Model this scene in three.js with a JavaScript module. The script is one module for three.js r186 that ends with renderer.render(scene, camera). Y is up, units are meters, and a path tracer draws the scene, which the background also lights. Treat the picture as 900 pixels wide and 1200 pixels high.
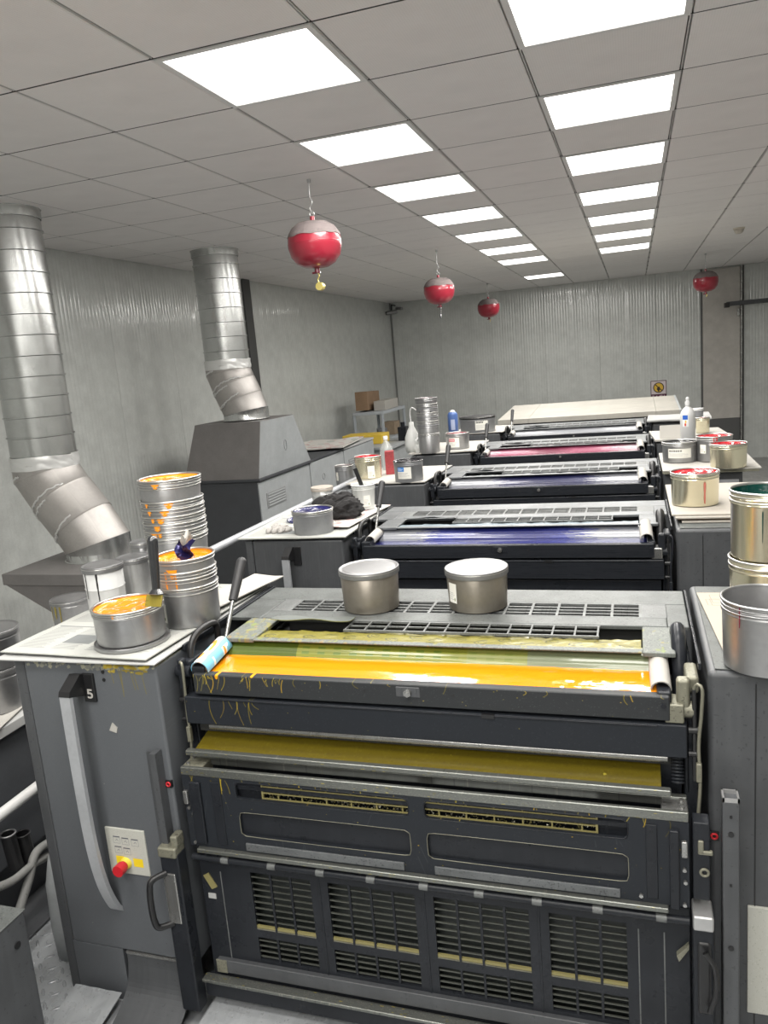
import * as THREE from 'three';
import { RoundedBoxGeometry } from 'three/addons/geometries/RoundedBoxGeometry.js';
import { mergeGeometries, toCreasedNormals } from 'three/addons/utils/BufferGeometryUtils.js';
import { FontLoader } from 'three/addons/loaders/FontLoader.js';
import { TextGeometry } from 'three/addons/geometries/TextGeometry.js';
import { RectAreaLightUniformsLib } from 'three/addons/lights/RectAreaLightUniformsLib.js';

// ------------------------------------------------------------------ camera, lights, exposure
const C = 2.1;                      // camera height above the shop floor (m)
const F = 912.37;                   // focal length in pixels of the 900 x 1200 frame
const scene = new THREE.Scene();
scene.background = new THREE.Color(0x000000);
const camera = new THREE.PerspectiveCamera(2 * Math.atan(600 / F) * 180 / Math.PI, 900 / 1200, 0.05, 60);
camera.position.set(0, C, 0);
camera.rotation.set(-10.7256 * Math.PI / 180, 18.3997 * Math.PI / 180, -4.8714 * Math.PI / 180, 'YXZ');
camera.updateMatrixWorld(true);
scene.add(camera);
const renderer = new THREE.WebGLRenderer({ antialias: true });
renderer.toneMapping = THREE.LinearToneMapping;
renderer.toneMappingExposure = 1.42;
renderer.shadowMap.enabled = true;
RectAreaLightUniformsLib.init();
const PANEL_LIGHT = 16;            // radiance of one ceiling panel
const PANEL_GLOW = 2.2;              // what the eye sees of its diffuser
const CEIL = C + 1.113, TILE = 0.6;
const GX = x => -1.585 + x * TILE;   // ceiling grid lines, x index
const GZ = j => -(1.4206 + j * 0.6021); // ceiling grid lines, depth index
// panels: [column index, row index]; rows below 2 are unseen, added to brighten camera-facing surfaces
const PANELS = [];
for (const j of [-10, -8, -6, -4, -2, 0, 2, 4, 6, 8, 10, 12, 14, 18]) PANELS.push([0, j]);
for (const j of [-10, -8, -6, -4, -2, 0, 2, 4, 6, 8, 10, 12, 14]) PANELS.push([2, j]);
for (const [i, j] of PANELS) {
  const l = new THREE.RectAreaLight(0xfffcf6, PANEL_LIGHT, 0.54, 0.54);
  l.position.set(GX(i + 0.5), CEIL - 0.012, GZ(j + 0.5));
  l.rotation.x = -Math.PI / 2;
  l.castShadow = true;
  l.name = 'panel_light';
  scene.add(l);
}

// ------------------------------------------------------------------ helpers
let seed = 7;
const rnd = () => { seed = (seed * 1664525 + 1013904223) >>> 0; return seed / 4294967296; };
const rr = (a, b) => a + (b - a) * rnd();
const V = (x, y, z) => new THREE.Vector3(x, y, z);
const ray = (px, py) => V((px - 450) / F, -(py - 600) / F, -1).applyQuaternion(camera.quaternion);
const onY = (px, py, y) => { const d = ray(px, py); return d.multiplyScalar((y - C) / d.y).add(V(0, C, 0)); };
const onZ = (px, py, z) => { const d = ray(px, py); return d.multiplyScalar(z / d.z).add(V(0, C, 0)); };
const onX = (px, py, x) => { const d = ray(px, py); return d.multiplyScalar(x / d.x).add(V(0, C, 0)); };
const depthOf = p => { const q = p.clone().sub(V(0, C, 0)).applyQuaternion(camera.quaternion.clone().invert()); return -q.z; };
const taken = {};
function numbered(n) { taken[n] = (taken[n] ?? -1) + 1; return taken[n] ? n + '_' + String(taken[n]).padStart(3, '0') : n; }
const pivots = new Map();
function thing(name, label, category, pos, group) {
  const o = new THREE.Group(); o.name = numbered(name);
  o.position.copy(pos); pivots.set(o, pos.clone());
  o.userData = { label, category }; if (group) o.userData.group = group;
  scene.add(o); return o;
}
function structure(name, pos) {
  const o = new THREE.Group(); o.name = name; o.position.copy(pos); pivots.set(o, pos.clone());
  o.userData = { kind: 'structure' }; scene.add(o); return o;
}
function pivotOf(o) { while (o) { if (pivots.has(o)) return pivots.get(o); o = o.parent; } return V(0, 0, 0); }
function boxUV(g) {                       // uv in metres, by the main axis of the normal
  const p = g.attributes.position, n = g.attributes.normal, uv = new Float32Array(p.count * 2);
  for (let i = 0; i < p.count; i++) {
    const ax = Math.abs(n.getX(i)), ay = Math.abs(n.getY(i)), az = Math.abs(n.getZ(i));
    let u, v;
    if (ay >= ax && ay >= az) { u = p.getX(i); v = p.getZ(i); } else if (ax >= az) { u = p.getZ(i); v = p.getY(i); } else { u = p.getX(i); v = p.getY(i); }
    uv[2 * i] = u; uv[2 * i + 1] = v;
  }
  g.setAttribute('uv', new THREE.BufferAttribute(uv, 2)); return g;
}
function clean(g) {
  const h = g.index ? g.toNonIndexed() : g;
  for (const k of Object.keys(h.attributes)) if (!['position', 'normal', 'uv'].includes(k)) h.deleteAttribute(k);
  if (!h.attributes.uv) boxUV(h);
  h.morphAttributes = {}; return h;
}
function merge(list) { return list.length === 1 ? clean(list[0]) : mergeGeometries(list.map(clean), false); }
// a part: geometry given in world coordinates of the first unit / the place, moved to its thing's base
function part(name, geos, m, parent, o = {}) {
  let g = merge(Array.isArray(geos) ? geos : [geos]);
  if (!o.keepUV) boxUV(g);
  const pv = pivotOf(parent); g.translate(-pv.x, -pv.y, -pv.z);
  const me = new THREE.Mesh(g, m); me.name = name; me.castShadow = me.receiveShadow = true;
  if (o.label) me.userData.label = o.label;
  if (o.kind) me.userData.kind = o.kind;
  parent.add(me); return me;
}
// alike pieces share one geometry (given around its own origin)
function piece(name, g, m, parent, x, y, z, rot) {
  const pv = pivotOf(parent), me = new THREE.Mesh(g, m);
  me.name = name; me.position.set(x - pv.x, y - pv.y, z - pv.z);
  if (rot) me.rotation.set(...rot);
  me.castShadow = me.receiveShadow = true; parent.add(me); return me;
}
function solo(name, label, category, geos, m, pos, group, o = {}) {   // a thing that is one mesh
  let g = merge(Array.isArray(geos) ? geos : [geos]);
  if (!o.keepUV) boxUV(g);
  g.translate(-pos.x, -pos.y, -pos.z);
  const me = new THREE.Mesh(g, m); me.name = numbered(name); me.position.copy(pos); pivots.set(me, pos.clone());
  me.userData = { label, category }; if (group) me.userData.group = group;
  me.castShadow = me.receiveShadow = true; scene.add(me); return me;
}
const box = (x0, x1, y0, y1, z0, z1) => new THREE.BoxGeometry(Math.abs(x1 - x0), Math.abs(y1 - y0), Math.abs(z1 - z0)).translate((x0 + x1) / 2, (y0 + y1) / 2, (z0 + z1) / 2);
const rbox = (x0, x1, y0, y1, z0, z1, r = 0.006, s = 1) => new RoundedBoxGeometry(Math.abs(x1 - x0), Math.abs(y1 - y0), Math.abs(z1 - z0), s, r).translate((x0 + x1) / 2, (y0 + y1) / 2, (z0 + z1) / 2);
const cylX = (x0, x1, y, z, r, seg = 16) => new THREE.CylinderGeometry(r, r, Math.abs(x1 - x0), seg).rotateZ(Math.PI / 2).translate((x0 + x1) / 2, y, z);
const cylZ = (x, y, z0, z1, r, seg = 16, r2 = r) => new THREE.CylinderGeometry(r, r2, Math.abs(z1 - z0), seg).rotateX(Math.PI / 2).translate(x, y, (z0 + z1) / 2);
const cylY = (x, z, y0, y1, r, seg = 20, r2 = r) => new THREE.CylinderGeometry(r2, r, y1 - y0, seg).translate(x, (y0 + y1) / 2, z);
const tube = (pts, r, seg = 24, rad = 8, closed = false) => new THREE.TubeGeometry(new THREE.CatmullRomCurve3(pts, closed, 'centripetal'), seg, r, rad, closed);
const rod = (a, b, r, seg = 10, r2 = r) => { const d = b.clone().sub(a), g = new THREE.CylinderGeometry(r2, r, d.length(), seg); g.applyQuaternion(new THREE.Quaternion().setFromUnitVectors(V(0, 1, 0), d.clone().normalize())); g.translate((a.x + b.x) / 2, (a.y + b.y) / 2, (a.z + b.z) / 2); return g; };
const lathe = (prof, seg = 40) => new THREE.LatheGeometry(prof.map(p => new THREE.Vector2(p[0], p[1])), seg);
function planarUV(g, ax, ay, x0, y0, w, h) {
  const p = g.attributes.position, uv = new Float32Array(p.count * 2), get = (i, a) => a === 'x' ? p.getX(i) : a === 'y' ? p.getY(i) : p.getZ(i);
  for (let i = 0; i < p.count; i++) { uv[2 * i] = (get(i, ax) - x0) / w; uv[2 * i + 1] = (get(i, ay) - y0) / h; }
  g.setAttribute('uv', new THREE.BufferAttribute(uv, 2)); return g;
}
// height-field sheet: grid in x,z with y = fn, thick below
function sheet(x0, x1, z0, z1, nx, nz, fn, thick = 0.003) {
  const pos = [], idx = []; const W = nx + 1, N = W * (nz + 1);
  for (let s = 0; s < 2; s++) for (let j = 0; j <= nz; j++) for (let i = 0; i <= nx; i++) {
    const u = i / nx, v = j / nz, x = x0 + (x1 - x0) * u, z = z0 + (z1 - z0) * v; const q = fn(u, v, x, z);
    if (Array.isArray(q)) pos.push(q[0], q[1] - s * thick, q[2]); else pos.push(x, q - s * thick, z);
  }
  const flip = (x1 - x0) * (z1 - z0) > 0;
  const tri = (a, b, c) => flip ? idx.push(a, c, b) : idx.push(a, b, c);
  for (let j = 0; j < nz; j++) for (let i = 0; i < nx; i++) {
    const a = j * W + i, b = a + 1, c = a + W, d = c + 1;
    tri(a, b, d); tri(a, d, c); tri(a + N, d + N, b + N); tri(a + N, c + N, d + N);
  }
  const edge = (a, b) => { tri(a, a + N, b + N); tri(a, b + N, b); };
  for (let i = 0; i < nx; i++) { edge(i, i + 1); edge(nz * W + i + 1, nz * W + i); }
  for (let j = 0; j < nz; j++) { edge((j + 1) * W, j * W); edge(j * W + nx, (j + 1) * W + nx); }
  const g = new THREE.BufferGeometry(); g.setAttribute('position', new THREE.Float32BufferAttribute(pos, 3)); g.setIndex(idx);
  return toCreasedNormals(g, 0.6);
}
// smooth value noise
const hash = (x, y) => { const s = Math.sin(x * 127.1 + y * 311.7) * 43758.5453; return s - Math.floor(s); };
function vn(x, y, per = 0) {
  let xi = Math.floor(x), yi = Math.floor(y); const fx = x - xi, fy = y - yi, w = t => t * t * (3 - 2 * t);
  const m = v => per ? ((v % per) + per) % per : v;
  const a = hash(m(xi), m(yi)), b = hash(m(xi + 1), m(yi)), c = hash(m(xi), m(yi + 1)), d = hash(m(xi + 1), m(yi + 1));
  return a + (b - a) * w(fx) + (c - a) * w(fy) + (a - b - c + d) * w(fx) * w(fy);
}
const fbm = (x, y, per) => 0.5 * vn(x, y, per) + 0.25 * vn(2 * x + 5, 2 * y, per && 2 * per) + 0.15 * vn(4 * x, 4 * y + 3, per && 4 * per) + 0.1 * vn(8 * x, 8 * y, per && 8 * per);

// ------------------------------------------------------------------ textures and materials
function dataTex(n, fn, srgb = true, rep = 2) {
  const d = new Uint8Array(n * n * 4);
  for (let y = 0; y < n; y++) for (let x = 0; x < n; x++) { const c = fn(x / n, y / n), k = 4 * (y * n + x); d[k] = c[0]; d[k + 1] = c[1]; d[k + 2] = c[2]; d[k + 3] = 255; }
  const t = new THREE.DataTexture(d, n, n); t.wrapS = t.wrapT = THREE.RepeatWrapping; t.magFilter = THREE.LinearFilter; t.minFilter = THREE.LinearMipmapLinearFilter; t.generateMipmaps = true;
  if (srgb) t.colorSpace = THREE.SRGBColorSpace; t.repeat.set(rep, rep); t.needsUpdate = true; return t;
}
const g3 = v => [v, v, v];
const T = {};
T.mottle = dataTex(256, (u, v) => { const a = fbm(u * 6, v * 6, 6), b = vn(u * 90, v * 90, 90); return g3(218 + 30 * a + 8 * (b - 0.5)); }, true, 1.5);
T.grime = dataTex(512, (u, v) => { const a = fbm(u * 7, v * 7, 7), s = vn(u * 60, v * 5, 60), k = vn(u * 120, v * 120, 120); let c = 205 + 45 * a + 14 * (s - 0.5); if (k > 0.9 && a > 0.45) c -= 40; return g3(Math.min(255, c)); }, true, 1.7);
T.rough = dataTex(256, (u, v) => { const a = fbm(u * 9, v * 9, 9); const r = 120 + 130 * a; return [255, r, 255]; }, false, 2.3);
T.dust = dataTex(512, (u, v) => { const a = fbm(u * 10, v * 10, 10), k = vn(u * 150, v * 150, 150); const q = 190 + 70 * (a - 0.3) + (k > 0.82 ? -46 : 0) + (k < 0.08 ? 30 : 0); return g3(Math.max(90, Math.min(255, q))); }, true, 2.2);
T.tile = dataTex(256, (u, v) => { const d = Math.hypot((u * 64) % 1 - 0.5, (v * 64) % 1 - 0.5); return g3((d < 0.3 ? 234 : 240) + 10 * fbm(u * 4, v * 4, 4)); }, true, 1 / 0.6);
const std = (color, roughness = 0.6, metalness = 0, o = {}) => new THREE.MeshStandardMaterial({ color, roughness, metalness, ...o });
const phys = (color, roughness, metalness = 0, o = {}) => new THREE.MeshPhysicalMaterial({ color, roughness, metalness, ...o });
const lin = (r, g, b) => new THREE.Color().setRGB(r, g, b);
const M = {
  wall: phys(lin(0.70, 0.72, 0.695), 0.3, 0, { map: T.mottle, clearcoat: 0.7, clearcoatRoughness: 0.1 }),
  wallSeam: std(lin(0.16, 0.17, 0.165), 0.7),
  ceil: std(lin(0.88, 0.855, 0.84), 0.75, 0, { map: T.tile }),
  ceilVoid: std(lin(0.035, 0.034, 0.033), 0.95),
  grid: std(lin(0.5, 0.49, 0.48), 0.6),
  frame: std(lin(0.7, 0.7, 0.69), 0.5),
  floor: std(lin(0.48, 0.48, 0.47), 0.55, 0, { map: T.grime }),
  plate: std(lin(0.5, 0.52, 0.54), 0.42, 0.2, { map: T.grime, roughnessMap: T.rough }),
  press: phys(lin(0.024, 0.0265, 0.032), 0.42, 0, { specularIntensity: 0.4, map: T.grime, roughnessMap: T.rough }),
  black: std(lin(0.012, 0.012, 0.013), 0.4),
  cavity: std(lin(0.04, 0.041, 0.04), 0.8),
  cab: std(lin(0.088, 0.092, 0.099), 0.45, 0, { map: T.grime }),
  cabEdge: std(lin(0.075, 0.08, 0.088), 0.5, 0, { map: T.grime }),
  top: std(lin(0.175, 0.187, 0.182), 0.5, 0.2, { map: T.dust }),
  topClean: std(lin(0.205, 0.216, 0.224), 0.45, 0.25, { map: T.dust }),
  grille: std(lin(0.24, 0.25, 0.248), 0.5, 0.2, { map: T.dust }),
  steel: std(lin(0.42, 0.42, 0.41), 0.34, 0.75, { map: T.grime, roughnessMap: T.rough }),
  steelDirty: std(lin(0.36, 0.35, 0.27), 0.45, 0.4, { map: T.dust }),
  zinc: std(lin(0.6, 0.6, 0.6), 0.4, 0.7, { map: T.mottle }),
  duct: std(lin(0.66, 0.67, 0.66), 0.27, 0.92, { map: T.mottle }),
  ductEl: std(lin(0.50, 0.475, 0.455), 0.42, 0.55, { map: T.mottle }),
  foil: std(lin(0.78, 0.78, 0.77), 0.4, 0.55),
  hood: std(lin(0.22, 0.208, 0.203), 0.55, 0, { map: T.mottle }),
  hoodSide: std(lin(0.42, 0.44, 0.45), 0.5, 0, { map: T.mottle }),
  hoodDark: std(lin(0.06, 0.064, 0.072), 0.55, 0, { map: T.mottle }),
  beige: std(lin(0.44, 0.42, 0.375), 0.55, 0, { map: T.mottle }),
  silverCan: std(lin(0.43, 0.43, 0.435), 0.36, 0.85, { map: T.mottle }),
  champCan: std(lin(0.37, 0.335, 0.285), 0.36, 0.85, { map: T.mottle }),
  goldCan: std(lin(0.74, 0.69, 0.52), 0.27, 0.9),
  rim: std(lin(0.55, 0.545, 0.525), 0.32, 0.9),
  greyCan: std(lin(0.3, 0.305, 0.315), 0.45, 0.5, { map: T.mottle }),
  lidGrey: std(lin(0.34, 0.34, 0.345), 0.42, 0.8, { map: T.mottle }),
  white: std(lin(0.6, 0.6, 0.595), 0.5),
  paper: std(lin(0.42, 0.405, 0.375), 0.85),
  paperCool: std(lin(0.39, 0.392, 0.386), 0.85),
  board: std(lin(0.43, 0.4, 0.355), 0.85),
  cardboard: std(lin(0.32, 0.21, 0.13), 0.9, 0, { map: T.mottle }),
  yellow: std(lin(0.72, 0.5, 0.06), 0.5),
  orangeInk: phys(lin(0.8, 0.27, 0.008), 0.14, 0, { clearcoat: 1, clearcoatRoughness: 0.03 }),
  orangeDull: phys(lin(0.9, 0.33, 0.015), 0.35),
  yellowStain: std(lin(0.24, 0.21, 0.085), 0.5),
  olive: phys(lin(0.3, 0.24, 0.03), 0.3, 0, { clearcoat: 0.6, clearcoatRoughness: 0.15, map: T.grime }),
  redInk: phys(lin(0.5, 0.008, 0.02), 0.2, 0, { clearcoat: 1, clearcoatRoughness: 0.08 }),
  darkRedInk: phys(lin(0.2, 0.01, 0.03), 0.3, 0, { clearcoat: 0.7 }),
  blueInk: phys(lin(0.006, 0.006, 0.1), 0.18, 0, { clearcoat: 1, clearcoatRoughness: 0.08 }),
  greenInk: phys(lin(0.004, 0.05, 0.04), 0.2, 0, { clearcoat: 1 }),
  blackInk: phys(lin(0.012, 0.011, 0.014), 0.25, 0, { clearcoat: 1 }),
  redGloss: phys(lin(0.3, 0.014, 0.032), 0.3, 0, { clearcoat: 0.6, clearcoatRoughness: 0.1 }),
  dustGrey: std(lin(0.3, 0.25, 0.245), 0.95, 0, { map: T.dust }),
  brass: std(lin(0.75, 0.62, 0.2), 0.35, 0.6),
  redPlastic: std(lin(0.55, 0.02, 0.03), 0.35),
  yellowPlate: std(lin(0.85, 0.68, 0.08), 0.5),
  handle: std(lin(0.46, 0.475, 0.5), 0.42, 0.1, { map: T.mottle }),
  blueCan: std(lin(0.08, 0.15, 0.38), 0.35),
  clearPl: phys(lin(0.85, 0.87, 0.86), 0.15, 0, { transmission: 0.75, thickness: 0 }),
  milky: phys(lin(0.74, 0.75, 0.73), 0.35, 0, { transmission: 0.2, thickness: 0 }),
  wood: std(lin(0.34, 0.26, 0.18), 0.85, 0, { map: T.grime }),
  rag: std(lin(0.012, 0.011, 0.0115), 0.9),
  glove: std(lin(0.6, 0.57, 0.54), 0.9, 0, { map: T.dust }),
  hose: std(lin(0.3, 0.3, 0.29), 0.6, 0, { map: T.grime }),
  panelGlow: new THREE.MeshStandardMaterial({ color: 0xffffff, roughness: 0.6, emissive: 0xfffcf8, emissiveIntensity: PANEL_GLOW }),
};
function canvasTex(w, h, draw) {
  const c = document.createElement('canvas'); c.width = w; c.height = h; const x = c.getContext('2d'); draw(x, w, h);
  const t = new THREE.CanvasTexture(c); t.colorSpace = THREE.SRGBColorSpace; t.magFilter = THREE.LinearFilter; return t;
}
const rgb = (r, g, b, a = 1) => `rgba(${r | 0},${g | 0},${b | 0},${a})`;
function grain(x, w, h, n, tones, size = 2) { for (let i = 0; i < n; i++) { x.fillStyle = tones[(rnd() * tones.length) | 0]; const s = rr(0.5, size); x.fillRect(rnd() * w, rnd() * h, s, s); } }
function drips(x, w, n, yMax, col, len) {      // thin runs of dried ink from an upper edge
  for (let i = 0; i < n; i++) { const px = rnd() * w, l = rr(0.2, 1) * len; x.strokeStyle = col[(rnd() * col.length) | 0]; x.lineWidth = rr(0.6, 1.8); x.beginPath(); x.moveTo(px, rnd() * yMax); x.quadraticCurveTo(px + rr(-8, 8), l * 0.5, px + rr(-14, 14), l); x.stroke(); }
}
function splats(x, w, h, n, col, s0, s1) {
  for (let i = 0; i < n; i++) { x.fillStyle = col[(rnd() * col.length) | 0]; const px = rnd() * w, py = rnd() * h, s = rr(s0, s1); x.beginPath(); for (let k = 0; k <= 9; k++) { const a = k / 9 * 6.283, r = s * rr(0.5, 1.1); x.lineTo(px + Math.cos(a) * r, py + Math.sin(a) * r * 0.8); } x.fill(); }
}

// ------------------------------------------------------------------ the room
const XL = -4.38, XR = 3.3, ZB = -14.55, ZF = 5.6;
{
  const floor = structure('floor', V(0, 0, 0));
  part('slab', box(XL - 0.2, XR + 0.2, -0.2, 0, ZB - 0.2, ZF + 0.2), M.floor, floor);

  // ceiling: clip-in metal tiles hanging under a dark void
  const ceil = structure('ceiling', V(0, CEIL, 0));
  part('slab', box(XL - 0.2, XR + 0.2, CEIL + 0.035, CEIL + 0.2, ZB - 0.2, ZF + 0.2), M.ceilVoid, ceil);
  const tileGeo = (w, d, gx, gz) => {           // square tile with a small bevel all round
    const a = w / 2 - gx, b = d / 2 - gz, e = 0.004, p = [[-a, 0.03, -b], [a, 0.03, -b], [a, 0.03, b], [-a, 0.03, b], [-a, 0.003, -b], [a, 0.003, -b], [a, 0.003, b], [-a, 0.003, b], [-a + e, 0, -b + e], [a - e, 0, -b + e], [a - e, 0, b - e], [-a + e, 0, b - e]];
    const q = []; const f = (i, j, k, l) => q.push(i, j, k, i, k, l);
    f(8, 9, 10, 11); for (let i = 0; i < 4; i++) { const n = (i + 1) % 4; f(4 + i, 4 + n, 8 + n, 8 + i); f(i, n, 4 + n, 4 + i); }
    const g = new THREE.BufferGeometry(); const pos = []; for (const i of q) pos.push(...p[i]);
    g.setAttribute('position', new THREE.Float32BufferAttribute(pos, 3)); g.computeVertexNormals(); return boxUV(g);
  };
  const tg = tileGeo(TILE, 0.6021, 0.0075, 0.005);
  const hasLight = new Set(PANELS.map(p => p.join()));
  const hidden = [];
  const tones = [0, 1, 2].map(k => { const m = M.ceil.clone(); m.color = lin(0.87 + 0.01 * k, 0.845 + 0.01 * k, 0.832 + 0.01 * k); return m; });
  for (let i = -5; i <= 8; i++) for (let j = -12; j <= 21; j++) {
    if (hasLight.has([i, j].join())) continue;
    const x0 = Math.max(GX(i), XL), x1 = Math.min(GX(i + 1), XR), zf = Math.min(GZ(j), ZF), zb = Math.max(GZ(j + 1), ZB);
    if (x1 - x0 < 0.02 || zf - zb < 0.02) continue;
    const full = x1 - x0 > 0.59 && zf - zb > 0.595, g = full ? tg : tileGeo(x1 - x0, zf - zb, 0.0075, 0.005);
    const cx = (x0 + x1) / 2, cz = (zf + zb) / 2;
    const v = V(cx, CEIL, cz).project(camera), d = depthOf(V(cx, CEIL, cz));
    if (d > 0.4 && Math.abs(v.x) < 1.35 && v.y < 1.35) piece('ceiling_tile', g, tones[(rnd() * 3) | 0], ceil, cx, CEIL, cz, null);
    else hidden.push(g.clone().translate(cx, CEIL, cz));
  }
  part('ceiling_tiles_beyond_the_view', hidden, M.ceil, ceil, { kind: 'stuff' });
  const bars = []; for (let i = -4; i <= 8; i++) bars.push(box(GX(i) - 0.0028, GX(i) + 0.0028, CEIL + 0.002, CEIL + 0.03, ZB, ZF));
  part('grid_rail', bars, M.grid, ceil);
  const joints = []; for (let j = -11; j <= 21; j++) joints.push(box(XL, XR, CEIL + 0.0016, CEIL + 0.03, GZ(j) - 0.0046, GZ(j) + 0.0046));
  part('joint_shade_strip', joints, M.ceilVoid, ceil);  // dark strips stand in for the shade inside the tile gaps

  // walls of ribbed sandwich panels
  const ribPanel = (w, h) => {
    const n = Math.round(w / 0.048), pos = [], idx = [], cols = [];
    for (let k = 0; k < n; k++) { const a = -w / 2 + 0.0015 + (w - 0.003) * k / n, s = (w - 0.003) / n; cols.push([a, 0], [a + s * 0.12, 0.0016], [a + s * 0.5, 0.0022], [a + s * 0.88, 0.0016]); }
    cols.push([w / 2 - 0.0015, 0]); cols.unshift([-w / 2 + 0.0015, -0.02]); cols.push([w / 2 - 0.0015, -0.02]);
    for (const [x, z] of cols) { pos.push(x, 0, z, x, h, z); }
    for (let k = 0; k < cols.length - 1; k++) { const a = 2 * k; idx.push(a, a + 2, a + 3, a, a + 3, a + 1); }
    const g = new THREE.BufferGeometry(); g.setAttribute('position', new THREE.Float32BufferAttribute(pos, 3)); g.setIndex(idx);
    return boxUV(toCreasedNormals(g, 0.5));
  };
  const panelW = 0.95, pg = ribPanel(panelW, CEIL + 0.015);
  const wl = structure('wall_left', V(XL, 0, 0));
  part('core', box(XL - 0.2, XL - 0.012, 0, CEIL + 0.02, ZB - 0.2, ZF + 0.2), M.wallSeam, wl);
  for (let z = ZB + panelW / 2; z < ZF + 0.3; z += panelW) piece('wall_panel', pg, M.wall, wl, XL, 0, z, [0, Math.PI / 2, 0]);
  const wb = structure('wall_back', V(0, 0, ZB));
  part('core', box(XL - 0.2, XR + 0.2, 0, CEIL + 0.02, ZB - 0.2, ZB - 0.012), M.wallSeam, wb);
  for (let x = XL + panelW / 2; x < XR + 0.3; x += panelW) piece('wall_panel', pg, M.wall, wb, x, 0, ZB, null);
  const wr = structure('wall_right', V(XR, 0, 0));
  part('panels', box(XR, XR + 0.2, 0, CEIL + 0.02, ZB - 0.2, ZF + 0.2), M.wall, wr);
  const wf = structure('wall_front', V(0, 0, ZF));
  part('panels', box(XL - 0.2, XR + 0.2, 0, CEIL + 0.02, ZF, ZF + 0.2), M.wall, wf);
  const t1 = structure('trim_1', V(XL, 0, -8.6)); part('post', rbox(XL - 0.01, XL + 0.06, 0, CEIL, -8.69, -8.5, 0.004), std(lin(0.055, 0.055, 0.055), 0.5), t1);
  const t2 = structure('trim_2', V(XL, 0, ZB)); part('corner_strip', rbox(XL - 0.01, XL + 0.03, 0, CEIL, ZB - 0.01, ZB + 0.03, 0.004), std(lin(0.2, 0.205, 0.2), 0.5), t2);
  // beige door leaf in the back wall
  const dl = onZ(823, 345, ZB).x, dr = onZ(867, 345, ZB).x, db = onZ(845, 490, ZB).y;
  const door = structure('door_1', V((dl + dr) / 2, 0, ZB));
  part('leaf', rbox(dl, dr, Math.max(0.02, db), CEIL - 0.03, ZB, ZB + 0.05, 0.004), std(lin(0.6, 0.57, 0.53), 0.6, 0, { map: T.mottle }), door);
  part('kick_plate', rbox(dl, dr, 0.02, Math.max(0.04, db - 0.004), ZB, ZB + 0.045, 0.004), std(lin(0.1, 0.1, 0.1), 0.6), door);
  part('edge_strip', [rbox(dr + 0.004, dr + 0.03, 0.02, CEIL - 0.01, ZB, ZB + 0.09, 0.004)], M.steel, door);
  part('jamb', [box(dl - 0.03, dl - 0.006, 0, CEIL - 0.01, ZB, ZB + 0.03), box(dr + 0.034, dr + 0.06, 0, CEIL - 0.01, ZB, ZB + 0.03)], std(lin(0.1, 0.1, 0.1), 0.6), door);
  part('lock', rbox(dr - 0.05, dr - 0.01, onZ(866, 366, ZB).y - 0.06, onZ(866, 366, ZB).y + 0.06, ZB + 0.05, ZB + 0.08, 0.006), M.steel, door);
}
// ceiling light panels
{
  const fr = [box(-0.298, 0.298, -0.004, 0.012, 0.276, 0.298), box(-0.298, 0.298, -0.004, 0.012, -0.298, -0.276), box(-0.298, -0.276, -0.004, 0.012, -0.276, 0.276), box(0.276, 0.298, -0.004, 0.012, -0.276, 0.276)];
  const frg = boxUV(merge(fr)), dg = boxUV(rbox(-0.276, 0.276, 0.0, 0.01, -0.276, 0.276, 0.002));
  const rowWord = ['first', 'second', 'third', 'fourth', 'fifth', 'sixth', 'seventh', 'eighth', 'added_ninth', 'added_tenth', 'added_eleventh', 'added_twelfth', 'added_thirteenth', 'added_fourteenth'];
  for (const [i, j] of PANELS) {  // the out-of-view rows are extra panels, added for their light
    const row = PANELS.filter(p => p[0] === i).sort((a, b) => b[1] - a[1]).findIndex(p => p[1] === j);
    const label = `${rowWord[row]} ceiling light panel from the back wall in the row ${i === 0 ? 'nearer the steel ducts' : 'nearer the beige door'}`;
    const t = thing('ceiling_light', label, 'light', V(GX(i + 0.5), CEIL, GZ(j + 0.5)), i === 0 ? 'ceiling panels in the duct side row' : 'ceiling panels in the press side row');
    piece('frame', frg, M.frame, t, t.position.x, CEIL, t.position.z); piece('diffuser', dg, M.panelGlow, t, t.position.x, CEIL, t.position.z);
  }
}

// ------------------------------------------------------------------ walkway platform
const PITCH = 1.366, PLAT = C - 1.75;
const y = v => C + v;                     // heights are written relative to the camera
{
  const pl = structure('floor_platform', V(-0.53, 0, 0));
  part('platform_base', box(-2.6, 0.62, 0.0, PLAT - 0.012, 1.2, -9.9), M.cab, pl);
  const w = 0.88;
  for (let k = 0; k < 3; k++) part('deck_plate', rbox(-2.0 + k * 0.875, -2.0 + k * 0.875 + 0.87, PLAT - 0.012, PLAT, 1.2, -9.9, 0.003), M.plate, pl);
  // raised lozenges of the checker plate where the deck shows beside the first cabinet
  const loz = new THREE.SphereGeometry(1, 8, 5, 0, 6.2832, 0, 1.5708); loz.scale(0.017, 0.0035, 0.0055); boxUV(loz);
  for (let a = 0; a < 20; a++) for (let b = 0; b < 14; b++) {
    const x = -2.0 + 0.03 + b * 0.042, z = -1.15 - a * 0.042; if (x > -1.48 && z > -1.6 || x > -1.66 && z <= -1.6) continue;
    piece('tread_lozenge', loz, M.plate, pl, x, PLAT, z, [0, ((a + b) % 2 ? 1 : -1) * 0.78, 0]);
  }
}

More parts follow.
